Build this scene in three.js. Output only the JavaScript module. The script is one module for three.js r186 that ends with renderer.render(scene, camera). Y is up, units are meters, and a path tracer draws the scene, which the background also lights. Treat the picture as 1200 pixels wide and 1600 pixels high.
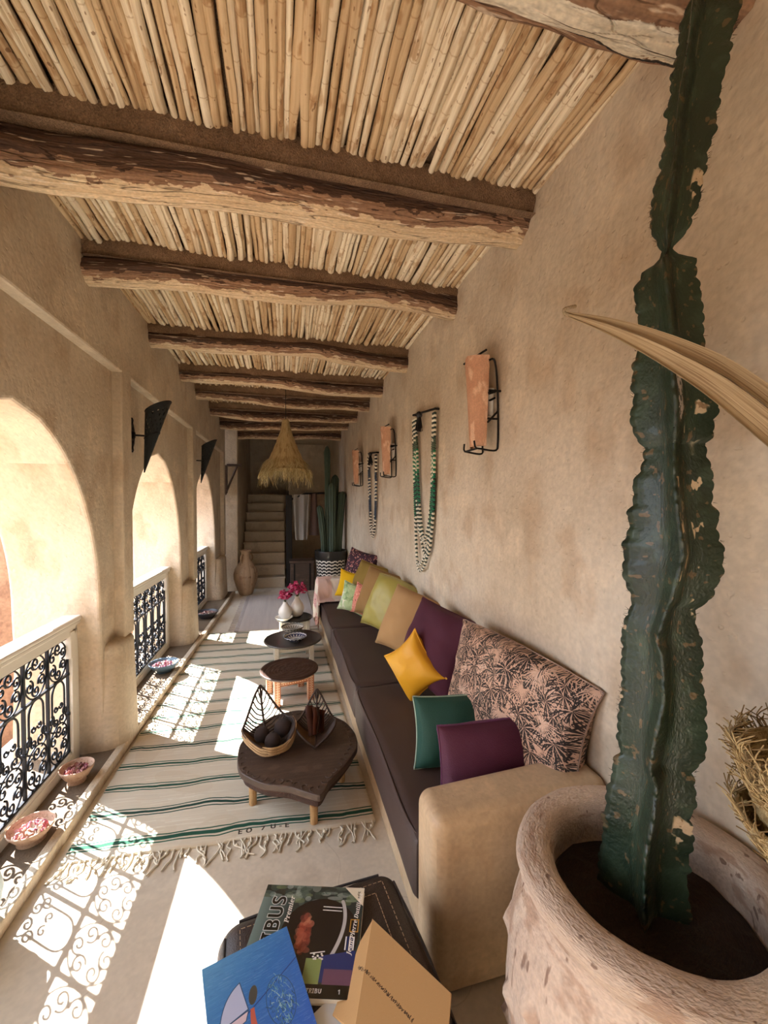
import * as THREE from 'three';
import { RoundedBoxGeometry } from 'three/addons/geometries/RoundedBoxGeometry.js';
import { mergeGeometries, mergeVertices, toCreasedNormals } from 'three/addons/utils/BufferGeometryUtils.js';

// ---------------------------------------------------------------- camera, sky, sun, exposure
const scene = new THREE.Scene();
const camera = new THREE.PerspectiveCamera(102.68, 1200 / 1600, 0.05, 200);
camera.position.set(0, 1.6, 0);
camera.rotation.order = 'YXZ';
camera.rotation.set(-1.253 * Math.PI / 180, -14.033 * Math.PI / 180, 0);

const renderer = new THREE.WebGLRenderer({ antialias: true });
renderer.toneMapping = THREE.LinearToneMapping;
renderer.toneMappingExposure = 1.6;
renderer.shadowMap.enabled = true;

const SUN_TRAVEL = new THREE.Vector3(0.83, -1, 0.6).normalize();
// bright hazy desert sky, the same in every direction
scene.background = new THREE.Color().setRGB(4.0, 4.6, 5.5);

const sun = new THREE.DirectionalLight(new THREE.Color(1.0, 0.985, 0.96), 30);
sun.name = 'sun';
sun.position.copy(SUN_TRAVEL).multiplyScalar(-14).add(new THREE.Vector3(0, 0, -3.5));
sun.target.position.set(0, 0, -3.5);
sun.castShadow = true;
sun.shadow.mapSize.set(4096, 4096);
sun.shadow.camera.left = -9; sun.shadow.camera.right = 9; sun.shadow.camera.top = 9; sun.shadow.camera.bottom = -9;
sun.shadow.camera.near = 1; sun.shadow.camera.far = 40;
scene.add(sun, sun.target);

// ---------------------------------------------------------------- helpers
const V = (x, y, z) => new THREE.Vector3(x, y, z);
const PI = Math.PI, TAU = Math.PI * 2;
let seed = 20240611;
const rnd = () => { seed |= 0; seed = seed + 0x6D2B79F5 | 0; let t = Math.imul(seed ^ seed >>> 15, 1 | seed); t = t + Math.imul(t ^ t >>> 7, 61 | t) ^ t; return ((t ^ t >>> 14) >>> 0) / 4294967296; };
const rr = (a, b) => a + (b - a) * rnd();
const clamp = (x, a = 0, b = 1) => Math.min(b, Math.max(a, x));
const mix = (a, b, t) => a + (b - a) * t;
const sstep = (a, b, x) => { const t = clamp((x - a) / (b - a)); return t * t * (3 - 2 * t); };
const hash = (x, y, s) => { let h = Math.imul(x, 374761393) + Math.imul(y, 668265263) + Math.imul(s, 1442695041) | 0; h = Math.imul(h ^ h >>> 13, 1274126177); return ((h ^ h >>> 16) >>> 0) / 4294967296; };
function vnoise(x, y, px, py, s) {            // periodic value noise, period px by py cells
  const ix = Math.floor(x), iy = Math.floor(y), fx = x - ix, fy = y - iy, m = (a, p) => ((a % p) + p) % p;
  const u = fx * fx * (3 - 2 * fx), v = fy * fy * (3 - 2 * fy);
  const a = hash(m(ix, px), m(iy, py), s), b = hash(m(ix + 1, px), m(iy, py), s), c = hash(m(ix, px), m(iy + 1, py), s), d = hash(m(ix + 1, px), m(iy + 1, py), s);
  return a + (b - a) * u + (c - a) * v + (a - b - c + d) * u * v;
}
function fbm(u, v, fx, fy, oct, s) {          // u, v in 0..1, tiles
  let f = 0, a = 0.5, n = 0;
  for (let i = 0; i < oct; i++) { f += a * vnoise(u * fx, v * fy, fx, fy, s + i * 17); n += a; a *= 0.5; fx *= 2; fy *= 2; }
  return f / n;
}
const n3 = (x, y, z, s = 1) => {              // aperiodic 3-D value noise, -1..1
  const ix = Math.floor(x), iy = Math.floor(y), iz = Math.floor(z), f = (t) => t * t * (3 - 2 * t), fx = f(x - ix), fy = f(y - iy), fz = f(z - iz);
  const h = (a, b, c) => hash(ix + a, (iy + b) * 57 + (iz + c) * 131, s);
  return 2 * mix(mix(mix(h(0, 0, 0), h(1, 0, 0), fx), mix(h(0, 1, 0), h(1, 1, 0), fx), fy), mix(mix(h(0, 0, 1), h(1, 0, 1), fx), mix(h(0, 1, 1), h(1, 1, 1), fx), fy), fz) - 1;
};
const fb3 = (x, y, z, s = 1) => 0.55 * n3(x, y, z, s) + 0.3 * n3(x * 2.1, y * 2.1, z * 2.1, s + 5) + 0.15 * n3(x * 4.3, y * 4.3, z * 4.3, s + 9);
function tex(w, h, fn, srgb = true) {         // fn(u, v) -> [r, g, b] in 0..255
  const d = new Uint8Array(w * h * 4);
  for (let j = 0; j < h; j++) for (let i = 0; i < w; i++) {
    const c = fn((i + 0.5) / w, (j + 0.5) / h), o = (j * w + i) * 4;
    d[o] = clamp(c[0], 0, 255); d[o + 1] = clamp(c[1], 0, 255); d[o + 2] = clamp(c[2], 0, 255); d[o + 3] = 255;
  }
  const t = new THREE.DataTexture(d, w, h); t.wrapS = t.wrapT = THREE.RepeatWrapping; t.magFilter = THREE.LinearFilter; t.minFilter = THREE.LinearMipmapLinearFilter; t.generateMipmaps = true;
  if (srgb) t.colorSpace = THREE.SRGBColorSpace; t.needsUpdate = true; return t;
}
const grey = (w, h, fn) => tex(w, h, (u, v) => { const g = fn(u, v) * 255; return [g, g, g]; }, false);
function ctex(w, h, draw, repeat = false) {
  const c = document.createElement('canvas'); c.width = w; c.height = h; draw(c.getContext('2d'), w, h);
  const t = new THREE.CanvasTexture(c); t.colorSpace = THREE.SRGBColorSpace; if (repeat) t.wrapS = t.wrapT = THREE.RepeatWrapping; return t;
}
const rep = (t, x, y) => { const c = t.clone(); c.repeat.set(x, y); c.needsUpdate = true; return c; };
const tint = (c, k) => [c[0] * k, c[1] * k, c[2] * k];
const blend = (a, b, t) => [mix(a[0], b[0], t), mix(a[1], b[1], t), mix(a[2], b[2], t)];
const M = (o) => new THREE.MeshStandardMaterial({ roughness: 0.85, metalness: 0, ...o });
const MP = (o) => new THREE.MeshPhysicalMaterial({ roughness: 0.85, metalness: 0, ...o });

const flat = (g) => { const r = g.index ? g.toNonIndexed() : g; for (const k of Object.keys(r.attributes)) if (!['position', 'normal', 'uv'].includes(k)) r.deleteAttribute(k); if (!r.attributes.uv) r.setAttribute('uv', new THREE.BufferAttribute(new Float32Array(r.attributes.position.count * 2), 2)); if (!r.attributes.normal) r.computeVertexNormals(); r.morphAttributes = {}; return r; };
const join = (list) => list.length === 1 ? flat(list[0]) : mergeGeometries(list.map(flat), false);
function boxUV(g, k = 1) {                    // uv in metres by dominant normal
  const r = flat(g), p = r.attributes.position, n = r.attributes.normal, uv = new Float32Array(p.count * 2);
  for (let i = 0; i < p.count; i += 3) {
    let ax = 0, ay = 0, az = 0; for (let j = 0; j < 3; j++) { ax += n.getX(i + j); ay += n.getY(i + j); az += n.getZ(i + j); }
    ax = Math.abs(ax); ay = Math.abs(ay); az = Math.abs(az);
    for (let j = 0; j < 3; j++) { const x = p.getX(i + j), y = p.getY(i + j), z = p.getZ(i + j), o = (i + j) * 2; if (ax >= ay && ax >= az) { uv[o] = z * k; uv[o + 1] = y * k; } else if (ay >= az) { uv[o] = x * k; uv[o + 1] = z * k; } else { uv[o] = x * k; uv[o + 1] = y * k; } }
  }
  r.setAttribute('uv', new THREE.BufferAttribute(uv, 2)); return r;
}
const move = (g, x, y, z, rx = 0, ry = 0, rz = 0) => { if (rx || ry || rz) g.applyMatrix4(new THREE.Matrix4().makeRotationFromEuler(new THREE.Euler(rx, ry, rz))); g.translate(x, y, z); return g; };
const box = (w, h, d, x = 0, y = 0, z = 0, r = 0.004, seg = 2) => move(r ? new RoundedBoxGeometry(w, h, d, seg, Math.min(r, w / 2.01, h / 2.01, d / 2.01)) : new THREE.BoxGeometry(w, h, d), x, y, z);
const lathe = (pts, seg = 40) => new THREE.LatheGeometry(pts.map((p) => new THREE.Vector2(p[0], p[1])), seg);
const tube = (pts, r, seg = 24, rad = 6, closed = false) => new THREE.TubeGeometry(new THREE.CatmullRomCurve3(pts.map((p) => p.isVector3 ? p : V(...p)), closed, 'centripetal'), seg, r, rad, closed);
function bar(a, b, r, rad = 8, r2 = r) {      // straight rod from a to b
  const A = V(...a), B = V(...b), d = B.clone().sub(A), g = new THREE.CylinderGeometry(r2, r, d.length(), rad, 1);
  g.applyQuaternion(new THREE.Quaternion().setFromUnitVectors(V(0, 1, 0), d.clone().normalize())); const m = A.add(B).multiplyScalar(0.5); g.translate(m.x, m.y, m.z); return g;
}
function displace(g, fn, crease = 0) {        // fn(vector, normal) moves a vertex of a welded geometry
  let w = g.clone(); for (const k of Object.keys(w.attributes)) if (k !== 'position' && k !== 'uv') w.deleteAttribute(k);
  w = mergeVertices(w, 1e-5); w.computeVertexNormals();
  const p = w.attributes.position, n = w.attributes.normal, v = V(0, 0, 0), q = V(0, 0, 0);
  for (let i = 0; i < p.count; i++) { v.fromBufferAttribute(p, i); q.fromBufferAttribute(n, i); fn(v, q); p.setXYZ(i, v.x, v.y, v.z); }
  w.computeVertexNormals(); return crease ? toCreasedNormals(w, crease) : w;
}
const used = {};
function numbered(n) { const k = used[n] = (used[n] ?? -1) + 1; return k ? n + '_' + String(k).padStart(3, '0') : n; }
function tag(o, label, category, group, kind) { o.userData.label = label; if (category) o.userData.category = category; if (group) o.userData.group = group; if (kind) o.userData.kind = kind; return o; }
function thing(name, label, category, at = [0, 0, 0], turn = 0, group) {
  const o = new THREE.Group(); o.name = numbered(name); o.position.set(...at); o.rotation.y = turn; scene.add(o); return tag(o, label, category, group);
}
function mesh(name, g, m, parent, label) {
  const o = new THREE.Mesh(g, m); o.name = parent ? name : numbered(name); o.castShadow = o.receiveShadow = true; (parent ?? scene).add(o); if (label) o.userData.label = label; return o;
}
const single = (name, g, m, label, category, group, kind) => tag(mesh(name, g, m), label, category, group, kind);
function struct(name, g, m, parent) { const o = mesh(name, g, m, parent); if (!parent) o.userData.kind = 'structure'; return o; }
// ---------------------------------------------------------------- materials
const T = {};
T.wall = tex(1024, 1024, (u, v) => {
  const big = fbm(u, v, 3, 3, 4, 11), mid = fbm(u, v, 14, 10, 4, 23), fine = fbm(u, v, 120, 120, 2, 31), str = fbm(u, v, 60, 9, 3, 41);
  let c = blend([196, 178, 153], [214, 199, 177], clamp((big - 0.3) * 2.2));
  c = blend(c, [176, 148, 118], 0.5 * sstep(0.48, 0.85, mid));
  c = blend(c, [226, 206, 178], 0.5 * sstep(0.62, 0.8, fbm(u, v, 7, 9, 4, 57)));
  return tint(c, 0.93 + 0.1 * fine + 0.06 * (str - 0.5));
});
T.pise = tex(512, 512, (u, v) => { let c = blend([140, 104, 76], [168, 130, 98], fbm(u, v, 6, 6, 5, 81)); c = blend(c, [120, 86, 62], 0.5 * sstep(0.55, 0.7, fbm(u, v, 20, 12, 4, 83))); return tint(c, 0.9 + 0.2 * fbm(u, v, 90, 90, 2, 87)); });   // rammed earth of the outer walls
T.wallBump = grey(1024, 1024, (u, v) => {
  const pits = sstep(0.78, 0.88, fbm(u, v, 90, 90, 2, 77));
  return clamp(0.35 * fbm(u, v, 5, 5, 4, 61) + 0.35 * fbm(u, v, 26, 20, 4, 65) + 0.22 * fbm(u, v, 110, 110, 3, 69) - 0.12 * pits + 0.1);
});
T.floor = tex(1024, 1024, (u, v) => {
  const big = fbm(u, v, 4, 4, 5, 101), fine = fbm(u, v, 150, 150, 2, 105), cl = fbm(u, v, 9, 9, 5, 109);
  let c = blend([196, 183, 164], [212, 201, 184], clamp((big - 0.3) * 2)); c = blend(c, [170, 156, 138], 0.5 * sstep(0.6, 0.75, cl));
  const crack = Math.abs(fbm(u, v, 5, 5, 3, 113) - 0.52); return tint(blend(c, [150, 136, 118], 0.4 * sstep(0.005, 0, crack)), 0.95 + 0.08 * fine);
});
T.floorBump = grey(512, 512, (u, v) => 0.6 * fbm(u, v, 6, 6, 4, 121) + 0.4 * fbm(u, v, 60, 60, 3, 125));
T.reed = [0, 1, 2].map((k) => tex(128, 1024, (u, v) => {
  const s = 200 + k * 40, streak = fbm(u, v, 10, 3, 4, s), long = fbm(u, v, 24, 6, 3, s + 7), blot = fbm(u, v, 3, 14, 4, s + 13);
  let c = blend([200, 178, 146], [236, 222, 196], clamp((streak - 0.25) * 2)); c = blend(c, [168, 132, 94], 0.6 * sstep(0.58, 0.74, blot)); c = blend(c, [240, 226, 200], 0.55 * sstep(0.6, 0.72, long));
  const node = ((v * 5.3 + 0.3 * k) % 1), ring = sstep(0.02, 0, Math.abs(node - 0.5)); c = blend(c, [150, 112, 74], 0.35 * ring);
  c = blend(c, [110, 78, 50], 0.6 * sstep(0.76, 0.82, fbm(u, v, 8, 40, 3, s + 19)));
  return c;
}));
T.reedBump = grey(128, 512, (u, v) => 0.5 * fbm(u, v, 20, 6, 3, 301) + 0.5 * fbm(u, v, 6, 60, 3, 307));
// bark: u runs round the log, v along it; stripped pale wood, red bark, dark bark meet in torn edges that follow the grain
const barkTex = (s, palePlace, chalk) => tex(512, 2048, (u, v) => {
  const g = fbm(u, v, 40, 12, 4, s), torn = fbm(u, v, 12, 24, 5, s + 9) - 0.5, tornF = fbm(u, v, 50, 60, 3, s + 11) - 0.5;
  let d = Math.abs(u - palePlace); d = Math.min(d, 1 - d); d += 0.13 * torn + 0.07 * tornF;
  const fib = fbm(u, v, 90, 9, 3, s + 15), red = blend([112, 82, 62], [180, 142, 112], clamp(0.6 * g + 0.9 * (fib - 0.3))), pale = blend([190, 160, 124], [226, 206, 174], clamp(fbm(u, v, 30, 8, 4, s + 21) * 0.7 + 0.8 * (fib - 0.35))), dark = blend([58, 40, 30], [112, 80, 60], clamp(0.5 * g + 0.9 * (fib - 0.3)));
  let c = d < 0.13 ? pale : d < 0.21 ? red : dark;
  if (chalk) { const e = u - palePlace - (u - palePlace > 0.5 ? 1 : 0) + 0.05 * torn + 0.02 * tornF; c = Math.abs(e) < 0.055 ? blend([226, 218, 202], [196, 180, 154], g) : e > 0 ? blend([120, 86, 64], [170, 132, 102], clamp(0.5 * g + 0.8 * (fib - 0.25))) : red; if (Math.abs(e - 0.062) < 0.006) c = [30, 22, 18]; }
  c = blend(c, [232, 214, 190], 0.7 * sstep(0.70, 0.76, fbm(u, v, 70, 22, 3, s + 31)));
  const fis = Math.abs(fbm(u, v, 16, 5, 4, s + 41) - 0.5); c = blend(c, [52, 34, 24], 0.45 * sstep(0.014, 0.0, fis));
  return tint(c, 0.9 + 0.2 * fbm(u, v, 120, 240, 2, s + 51));
});
T.bark = barkTex(401, 0.0, false); T.barkChalk = barkTex(451, 0.0, true);
T.barkBump = grey(512, 1024, (u, v) => { const f = Math.abs(fbm(u, v, 16, 5, 4, 442) - 0.5); return clamp(0.55 * fbm(u, v, 30, 10, 4, 441) + 0.45 * fbm(u, v, 90, 60, 3, 445) - 0.4 * sstep(0.02, 0.0, f)); });
T.mud = tex(512, 512, (u, v) => { const c = blend([112, 86, 64], [140, 112, 86], fbm(u, v, 8, 8, 5, 501)); return tint(c, 0.8 + 0.4 * fbm(u, v, 90, 90, 2, 507)); });
T.rough = grey(512, 512, (u, v) => 0.5 * fbm(u, v, 12, 12, 4, 511) + 0.5 * fbm(u, v, 70, 70, 3, 517));
T.clay = tex(1024, 1024, (u, v) => {
  let c = blend([178, 154, 134], [202, 180, 160], fbm(u, v, 5, 5, 5, 601)); c = blend(c, [212, 192, 170], 0.5 * sstep(0.52, 0.66, fbm(u, v, 6, 3, 5, 607)));
  c = blend(c, [140, 104, 80], 0.45 * sstep(0.6, 0.74, fbm(u, v, 9, 14, 5, 613))); c = blend(c, [90, 62, 48], 0.6 * sstep(0.72, 0.78, fbm(u, v, 26, 12, 4, 619)));
  return tint(c, 0.92 + 0.16 * fbm(u, v, 140, 140, 2, 623));
});
T.terra = tex(512, 512, (u, v) => { let c = blend([186, 132, 100], [208, 162, 130], fbm(u, v, 4, 6, 4, 631)); c = blend(c, [236, 200, 168], 0.6 * sstep(0.58, 0.72, fbm(u, v, 8, 5, 4, 637))); return tint(c, 0.93 + 0.14 * fbm(u, v, 80, 80, 2, 641)); });
T.cactus = tex(1024, 2048, (u, v) => {
  let c = blend([26, 38, 26], [44, 62, 44], fbm(u, v, 8, 10, 4, 701)); c = blend(c, [74, 92, 74], 0.4 * sstep(0.55, 0.75, fbm(u, v, 14, 30, 4, 707)));
  const sc = fbm(u, v, 18, 34, 4, 713), place = fbm(u, v, 6, 5, 3, 717); c = blend(c, [196, 172, 140], sstep(0.63, 0.66, sc) * sstep(0.56, 0.6, place));
  const edge = 0.02 * (fbm(u, v, 60, 120, 3, 731) - 0.5);                       // corky white scar and tan scabs on the room side, below the joint
  if (u > 0.185 + edge && u < 0.232 + edge && v > 0.25 + edge && v < 0.335 + edge * 2 && fbm(u, v, 70, 140, 2, 733) < 0.66) return [212, 202, 196];
  if (u > 0.2 && u < 0.242 && v > 0.005 && v < 0.16 && fbm(u, v, 90, 60, 3, 737) > 0.55) return [190, 164, 128];
  return blend(c, [120, 92, 62], 0.7 * sstep(0.7, 0.74, fbm(u, v, 40, 90, 3, 721)));
});
T.weave = grey(256, 256, (u, v) => { const a = Math.sin(u * TAU * 32), b = Math.sin(v * TAU * 32); return 0.5 + 0.25 * a * (b > 0 ? 1 : 0.2) + 0.2 * b * (a > 0 ? 0.2 : 1); });
T.nap = grey(512, 512, (u, v) => 0.5 * fbm(u, v, 10, 10, 4, 801) + 0.5 * fbm(u, v, 120, 120, 2, 807));
T.leather = grey(512, 512, (u, v) => 0.4 * fbm(u, v, 14, 14, 4, 811) + 0.6 * Math.abs(fbm(u, v, 60, 60, 3, 817) * 2 - 1));
T.darkWood = tex(512, 512, (u, v) => { const g = fbm(u, v, 6, 60, 4, 821); let c = blend([58, 44, 36], [84, 64, 52], g); return blend(c, [112, 90, 74], 0.4 * sstep(0.6, 0.75, fbm(u, v, 5, 9, 4, 827))); });
T.straw = tex(512, 512, (u, v) => { const g = fbm(u, v, 70, 12, 3, 841), h = fbm(u, v, 9, 9, 4, 847); let c = blend([150, 124, 80], [204, 182, 134], g); return tint(blend(c, [120, 90, 50], 0.5 * sstep(0.55, 0.75, h)), 1); });
T.dry = tex(256, 1024, (u, v) => { const f = fbm(u, v, 60, 4, 4, 871); return blend(blend([150, 126, 94], [198, 176, 142], clamp(1.6 * (f - 0.2))), [120, 92, 64], 0.6 * sstep(0.62, 0.72, fbm(u, v, 30, 3, 3, 877))); });
T.soil = tex(256, 256, (u, v) => blend([48, 34, 26], [84, 62, 48], fbm(u, v, 40, 40, 3, 861)));

const wallMat = (r) => MP({ map: rep(T.wall, r, r), bumpMap: rep(T.wallBump, r, r), bumpScale: 0.012, roughness: 0.7 });
const mWall = wallMat(0.55);
const mPlaster = M({ map: rep(T.wall, 0.55, 0.55), color: new THREE.Color(1.12, 1.12, 1.1), bumpMap: rep(T.wallBump, 0.8, 0.8), bumpScale: 0.004, roughness: 0.6 });
const mFloor = MP({ map: rep(T.floor, 0.45, 0.45), bumpMap: rep(T.floorBump, 0.7, 0.7), bumpScale: 0.002, roughness: 0.5, clearcoat: 0.15, clearcoatRoughness: 0.4 });
const mWhiteWood = M({ color: 0xe6dfd2, roughness: 0.55, bumpMap: rep(T.rough, 3, 3), bumpScale: 0.0006 });
const mIron = M({ color: 0x23262c, roughness: 0.42, metalness: 0.7 });
const mBlackIron = M({ color: 0x1b1715, roughness: 0.55, metalness: 0.5 });
const mReed = T.reed.flatMap((t) => [0xffffff, 0xe2d2be].map((c) => M({ map: t, color: c, bumpMap: T.reedBump, bumpScale: 0.0025, roughness: 0.75 })));
const mBark = M({ map: T.bark, bumpMap: T.barkBump, bumpScale: 0.015, roughness: 0.9 });
const mBarkChalk = M({ map: T.barkChalk, bumpMap: T.barkBump, bumpScale: 0.018, roughness: 0.9 });
const mMud = M({ map: rep(T.mud, 3, 3), bumpMap: rep(T.rough, 4, 4), bumpScale: 0.012, roughness: 1 });
const mClay = M({ map: rep(T.clay, 1.3, 1.3), bumpMap: rep(T.rough, 2, 2), bumpScale: 0.006, roughness: 0.75 });
const mTerra = M({ map: rep(T.terra, 2, 2), bumpMap: rep(T.rough, 3, 3), bumpScale: 0.002, roughness: 0.8 });
const mSoil = M({ map: rep(T.soil, 4, 4), bumpMap: rep(T.rough, 5, 5), bumpScale: 0.02, roughness: 1 });
const mDarkWood = M({ map: rep(T.darkWood, 2.2, 2.2), bumpMap: rep(T.rough, 3, 3), bumpScale: 0.0012, roughness: 0.5 });
const mStraw = M({ map: rep(T.straw, 4, 4), bumpMap: rep(T.straw, 4, 4), bumpScale: 0.004, roughness: 0.85 });
const fabric = (c, o = {}) => MP({ color: c, roughness: 0.85, bumpMap: rep(T.weave, 12, 12), bumpScale: 0.0006, sheen: 0.3, sheenRoughness: 0.6, sheenColor: new THREE.Color(c), ...o });
const velvet = (c, s) => MP({ color: c, roughness: 0.7, bumpMap: rep(T.nap, 4, 4), bumpScale: 0.002, sheen: 0.9, sheenRoughness: 0.35, sheenColor: new THREE.Color(s) });
// ---------------------------------------------------------------- the setting
const LT = -0.014, LPIV = V(-1.03, 0, -2);    // the arcade closes in slightly with depth
const LM = new THREE.Matrix4().makeTranslation(LPIV.x, 0, LPIV.z).multiply(new THREE.Matrix4().makeRotationY(LT)).multiply(new THREE.Matrix4().makeTranslation(-LPIV.x, 0, -LPIV.z));
const LP = (x, y, z) => V(x, y, z).applyMatrix4(LM);
const onLeft = (g) => g.applyMatrix4(LM);
const ARCH = [{ c: -0.02, h: 0.80 }, { c: -2.05, h: 0.82 }, { c: -4.03, h: 0.79 }, { c: -6.1, h: 0.85 }];
const SPRING = 0.95, APEX = 2.03;
const PANELS = [[0.82, -1.02], [-1.2, -3.05], [-3.22, -5.12], [-5.3, -7.45]];
function archPath(c, h, inset = 0) {          // in (s = -z, y), from the left foot round to the right foot
  const pts = [], H = h - inset; const wide = (y) => H * (1.02 - 0.06 * y); pts.push([-c - wide(0), 0.0]);
  for (let i = 0; i <= 6; i++) { const y = mix(0.3, SPRING, i / 6); pts.push([-c - wide(y), y]); }
  for (let i = 1; i < 24; i++) { const t = i / 24; pts.push([-c - wide(SPRING) * Math.pow(1 - t * t, 0.56), SPRING + (APEX - SPRING) * t]); }
  pts.push([-c, APEX]);
  const back = pts.slice(0, -1).map(([s, y]) => [-2 * c - s, y]).reverse();
  return pts.concat(back);
}
{
  const wall = new THREE.Group(); wall.name = 'wall_left'; wall.userData.kind = 'structure'; scene.add(wall);
  const s = new THREE.Shape(); s.moveTo(-1.1, 0); 
  for (const a of ARCH) for (const [x, y] of archPath(a.c, a.h)) s.lineTo(x, y);
  s.lineTo(7.62, 0); s.lineTo(7.62, 3.1); s.lineTo(-1.1, 3.1); s.closePath();
  const g = new THREE.ExtrudeGeometry(s, { depth: 0.43, bevelEnabled: true, bevelThickness: 0.02, bevelSize: 0.02, bevelOffset: -0.02, bevelSegments: 3, curveSegments: 8 });
  g.rotateY(PI / 2); g.translate(-1.09 - 0.45, 0, 0);
  mesh('masonry', boxUV(onLeft(g)), mWall, wall);
  const f = new THREE.Shape(); f.moveTo(-1.1, 0.6);
  const low = 0.7, up = 2.46;
  for (const [a, b] of PANELS) { f.lineTo(-a, low); f.lineTo(-a, up); f.lineTo(-b, up); f.lineTo(-b, low); }
  f.lineTo(7.62, low); f.lineTo(7.62, 3.1); f.lineTo(-1.1, 3.1); f.closePath();
  const fg = new THREE.ExtrudeGeometry(f, { depth: 0.05, bevelEnabled: true, bevelThickness: 0.012, bevelSize: 0.012, bevelOffset: -0.012, bevelSegments: 2 });
  fg.rotateY(PI / 2); fg.translate(-1.092, 0, 0);
  mesh('raised_band', boxUV(onLeft(fg)), mWall, wall);
  for (let i = 0; i < ARCH.length; i++) {
    const z1 = ARCH[i].c - ARCH[i].h + 0.0, z0 = i + 1 < ARCH.length ? ARCH[i + 1].c + ARCH[i + 1].h : -7.6;
    const b = new THREE.Shape(), x0 = -1.55, x1 = -1.018, za = -z1 + 0.012, zb = -z0 - 0.012, r = 0.13;   // plan in (x, s)
    b.moveTo(x0, za); b.lineTo(x1 - r, za); b.quadraticCurveTo(x1, za, x1, za + r); b.lineTo(x1, zb - r); b.quadraticCurveTo(x1, zb, x1 - r, zb); b.lineTo(x0, zb); b.closePath();
    let bg = new THREE.ExtrudeGeometry(b, { depth: 0.62, bevelEnabled: true, bevelThickness: 0.05, bevelSize: 0.04, bevelOffset: -0.03, bevelSegments: 4, curveSegments: 10 });
    bg.rotateX(-PI / 2); bg.translate(0, 0.04, 0);
    bg = displace(bg, (p) => { const k = 1 + 0.25 * Math.max(0, 0.35 - p.y); p.x = -1.3 + (p.x + 1.3) * k + 0.006 * fb3(p.x * 5, p.y * 5, p.z * 5, 3); }, 0.7);
    mesh('pier_base', boxUV(onLeft(bg)), mWall, wall);
  }
}
{ // ledge in front of the arches with a raised kerb
  const fr = [[-1.045, 1.1], [-1.03, -0.8], [-1.003, -2.03], [-0.973, -3.1], [-0.869, -5.65], [-0.80, -7.6]];
  const plan = (pts, h) => { const s = new THREE.Shape(); pts.forEach(([x, z], i) => i ? s.lineTo(x, -z) : s.moveTo(x, -z)); s.closePath(); const g = new THREE.ExtrudeGeometry(s, { depth: h, bevelEnabled: true, bevelThickness: 0.006, bevelSize: 0.006, bevelOffset: -0.006, bevelSegments: 2 }); g.rotateX(-PI / 2); return g; };
  const earth = M({ map: rep(T.floor, 0.8, 0.8), color: 0x88796a, bumpMap: rep(T.rough, 2, 2), bumpScale: 0.004, roughness: 0.8 });
  struct('trim_1', boxUV(plan([...fr.map(([x, z]) => [x - 0.03, z]), [-1.6, -7.6], [-1.6, 1.1]], 0.042)), earth);
  const kerb = M({ map: rep(T.wall, 1.2, 1.2), color: 0xffffff, bumpMap: rep(T.rough, 3, 3), bumpScale: 0.004, roughness: 0.8 });
  struct('trim_2', boxUV(plan([...fr, ...fr.map(([x, z]) => [x - 0.045, z]).reverse()], 0.05)), kerb);
}
struct('floor', boxUV(box(3.3, 0.25, 12.5, -0.13, -0.125, -5.0, 0)), mFloor);
struct('wall_right', boxUV(box(0.35, 4.7, 12.4, 1.3, 2.2, -4.95, 0)), mWall);
struct('wall_near', boxUV(box(3.3, 3.4, 0.3, -0.13, 1.6, 1.1, 0)), mWall);
{ // the gallery runs on past the last arch into an unlit recess with the stairs
  const g = new THREE.Group(); g.name = 'wall_far'; g.userData.kind = 'structure'; scene.add(g);
  mesh('return_wall', boxUV(box(0.62, 3.1, 0.3, -1.08, 1.5, -8.0, 0.02)), mWall, g);
  mesh('stair_side_wall', boxUV(box(0.3, 4.6, 3.4, -0.93, 2.2, -9.75, 0)), mWall, g);
  mesh('far_panel', boxUV(box(1.2, 3.1, 0.25, 0.75, 1.5, -10.4, 0.01)), mWall, g);
  mesh('stair_back_wall', boxUV(box(2.4, 4.6, 0.25, 0.1, 2.2, -11.3, 0)), mWall, g);
  mesh('header', boxUV(box(2.4, 1.6, 0.2, 0.05, 3.85, -8.2, 0)), mWall, g);
  mesh('recess_ceiling', boxUV(box(1.2, 0.2, 2.2, 0.75, 3.14, -9.3, 0)), mWall, g);
  mesh('stairwell_roof', boxUV(box(2.8, 0.2, 3.4, 0.0, 4.6, -9.7, 0)), mWall, g);
}
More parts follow.
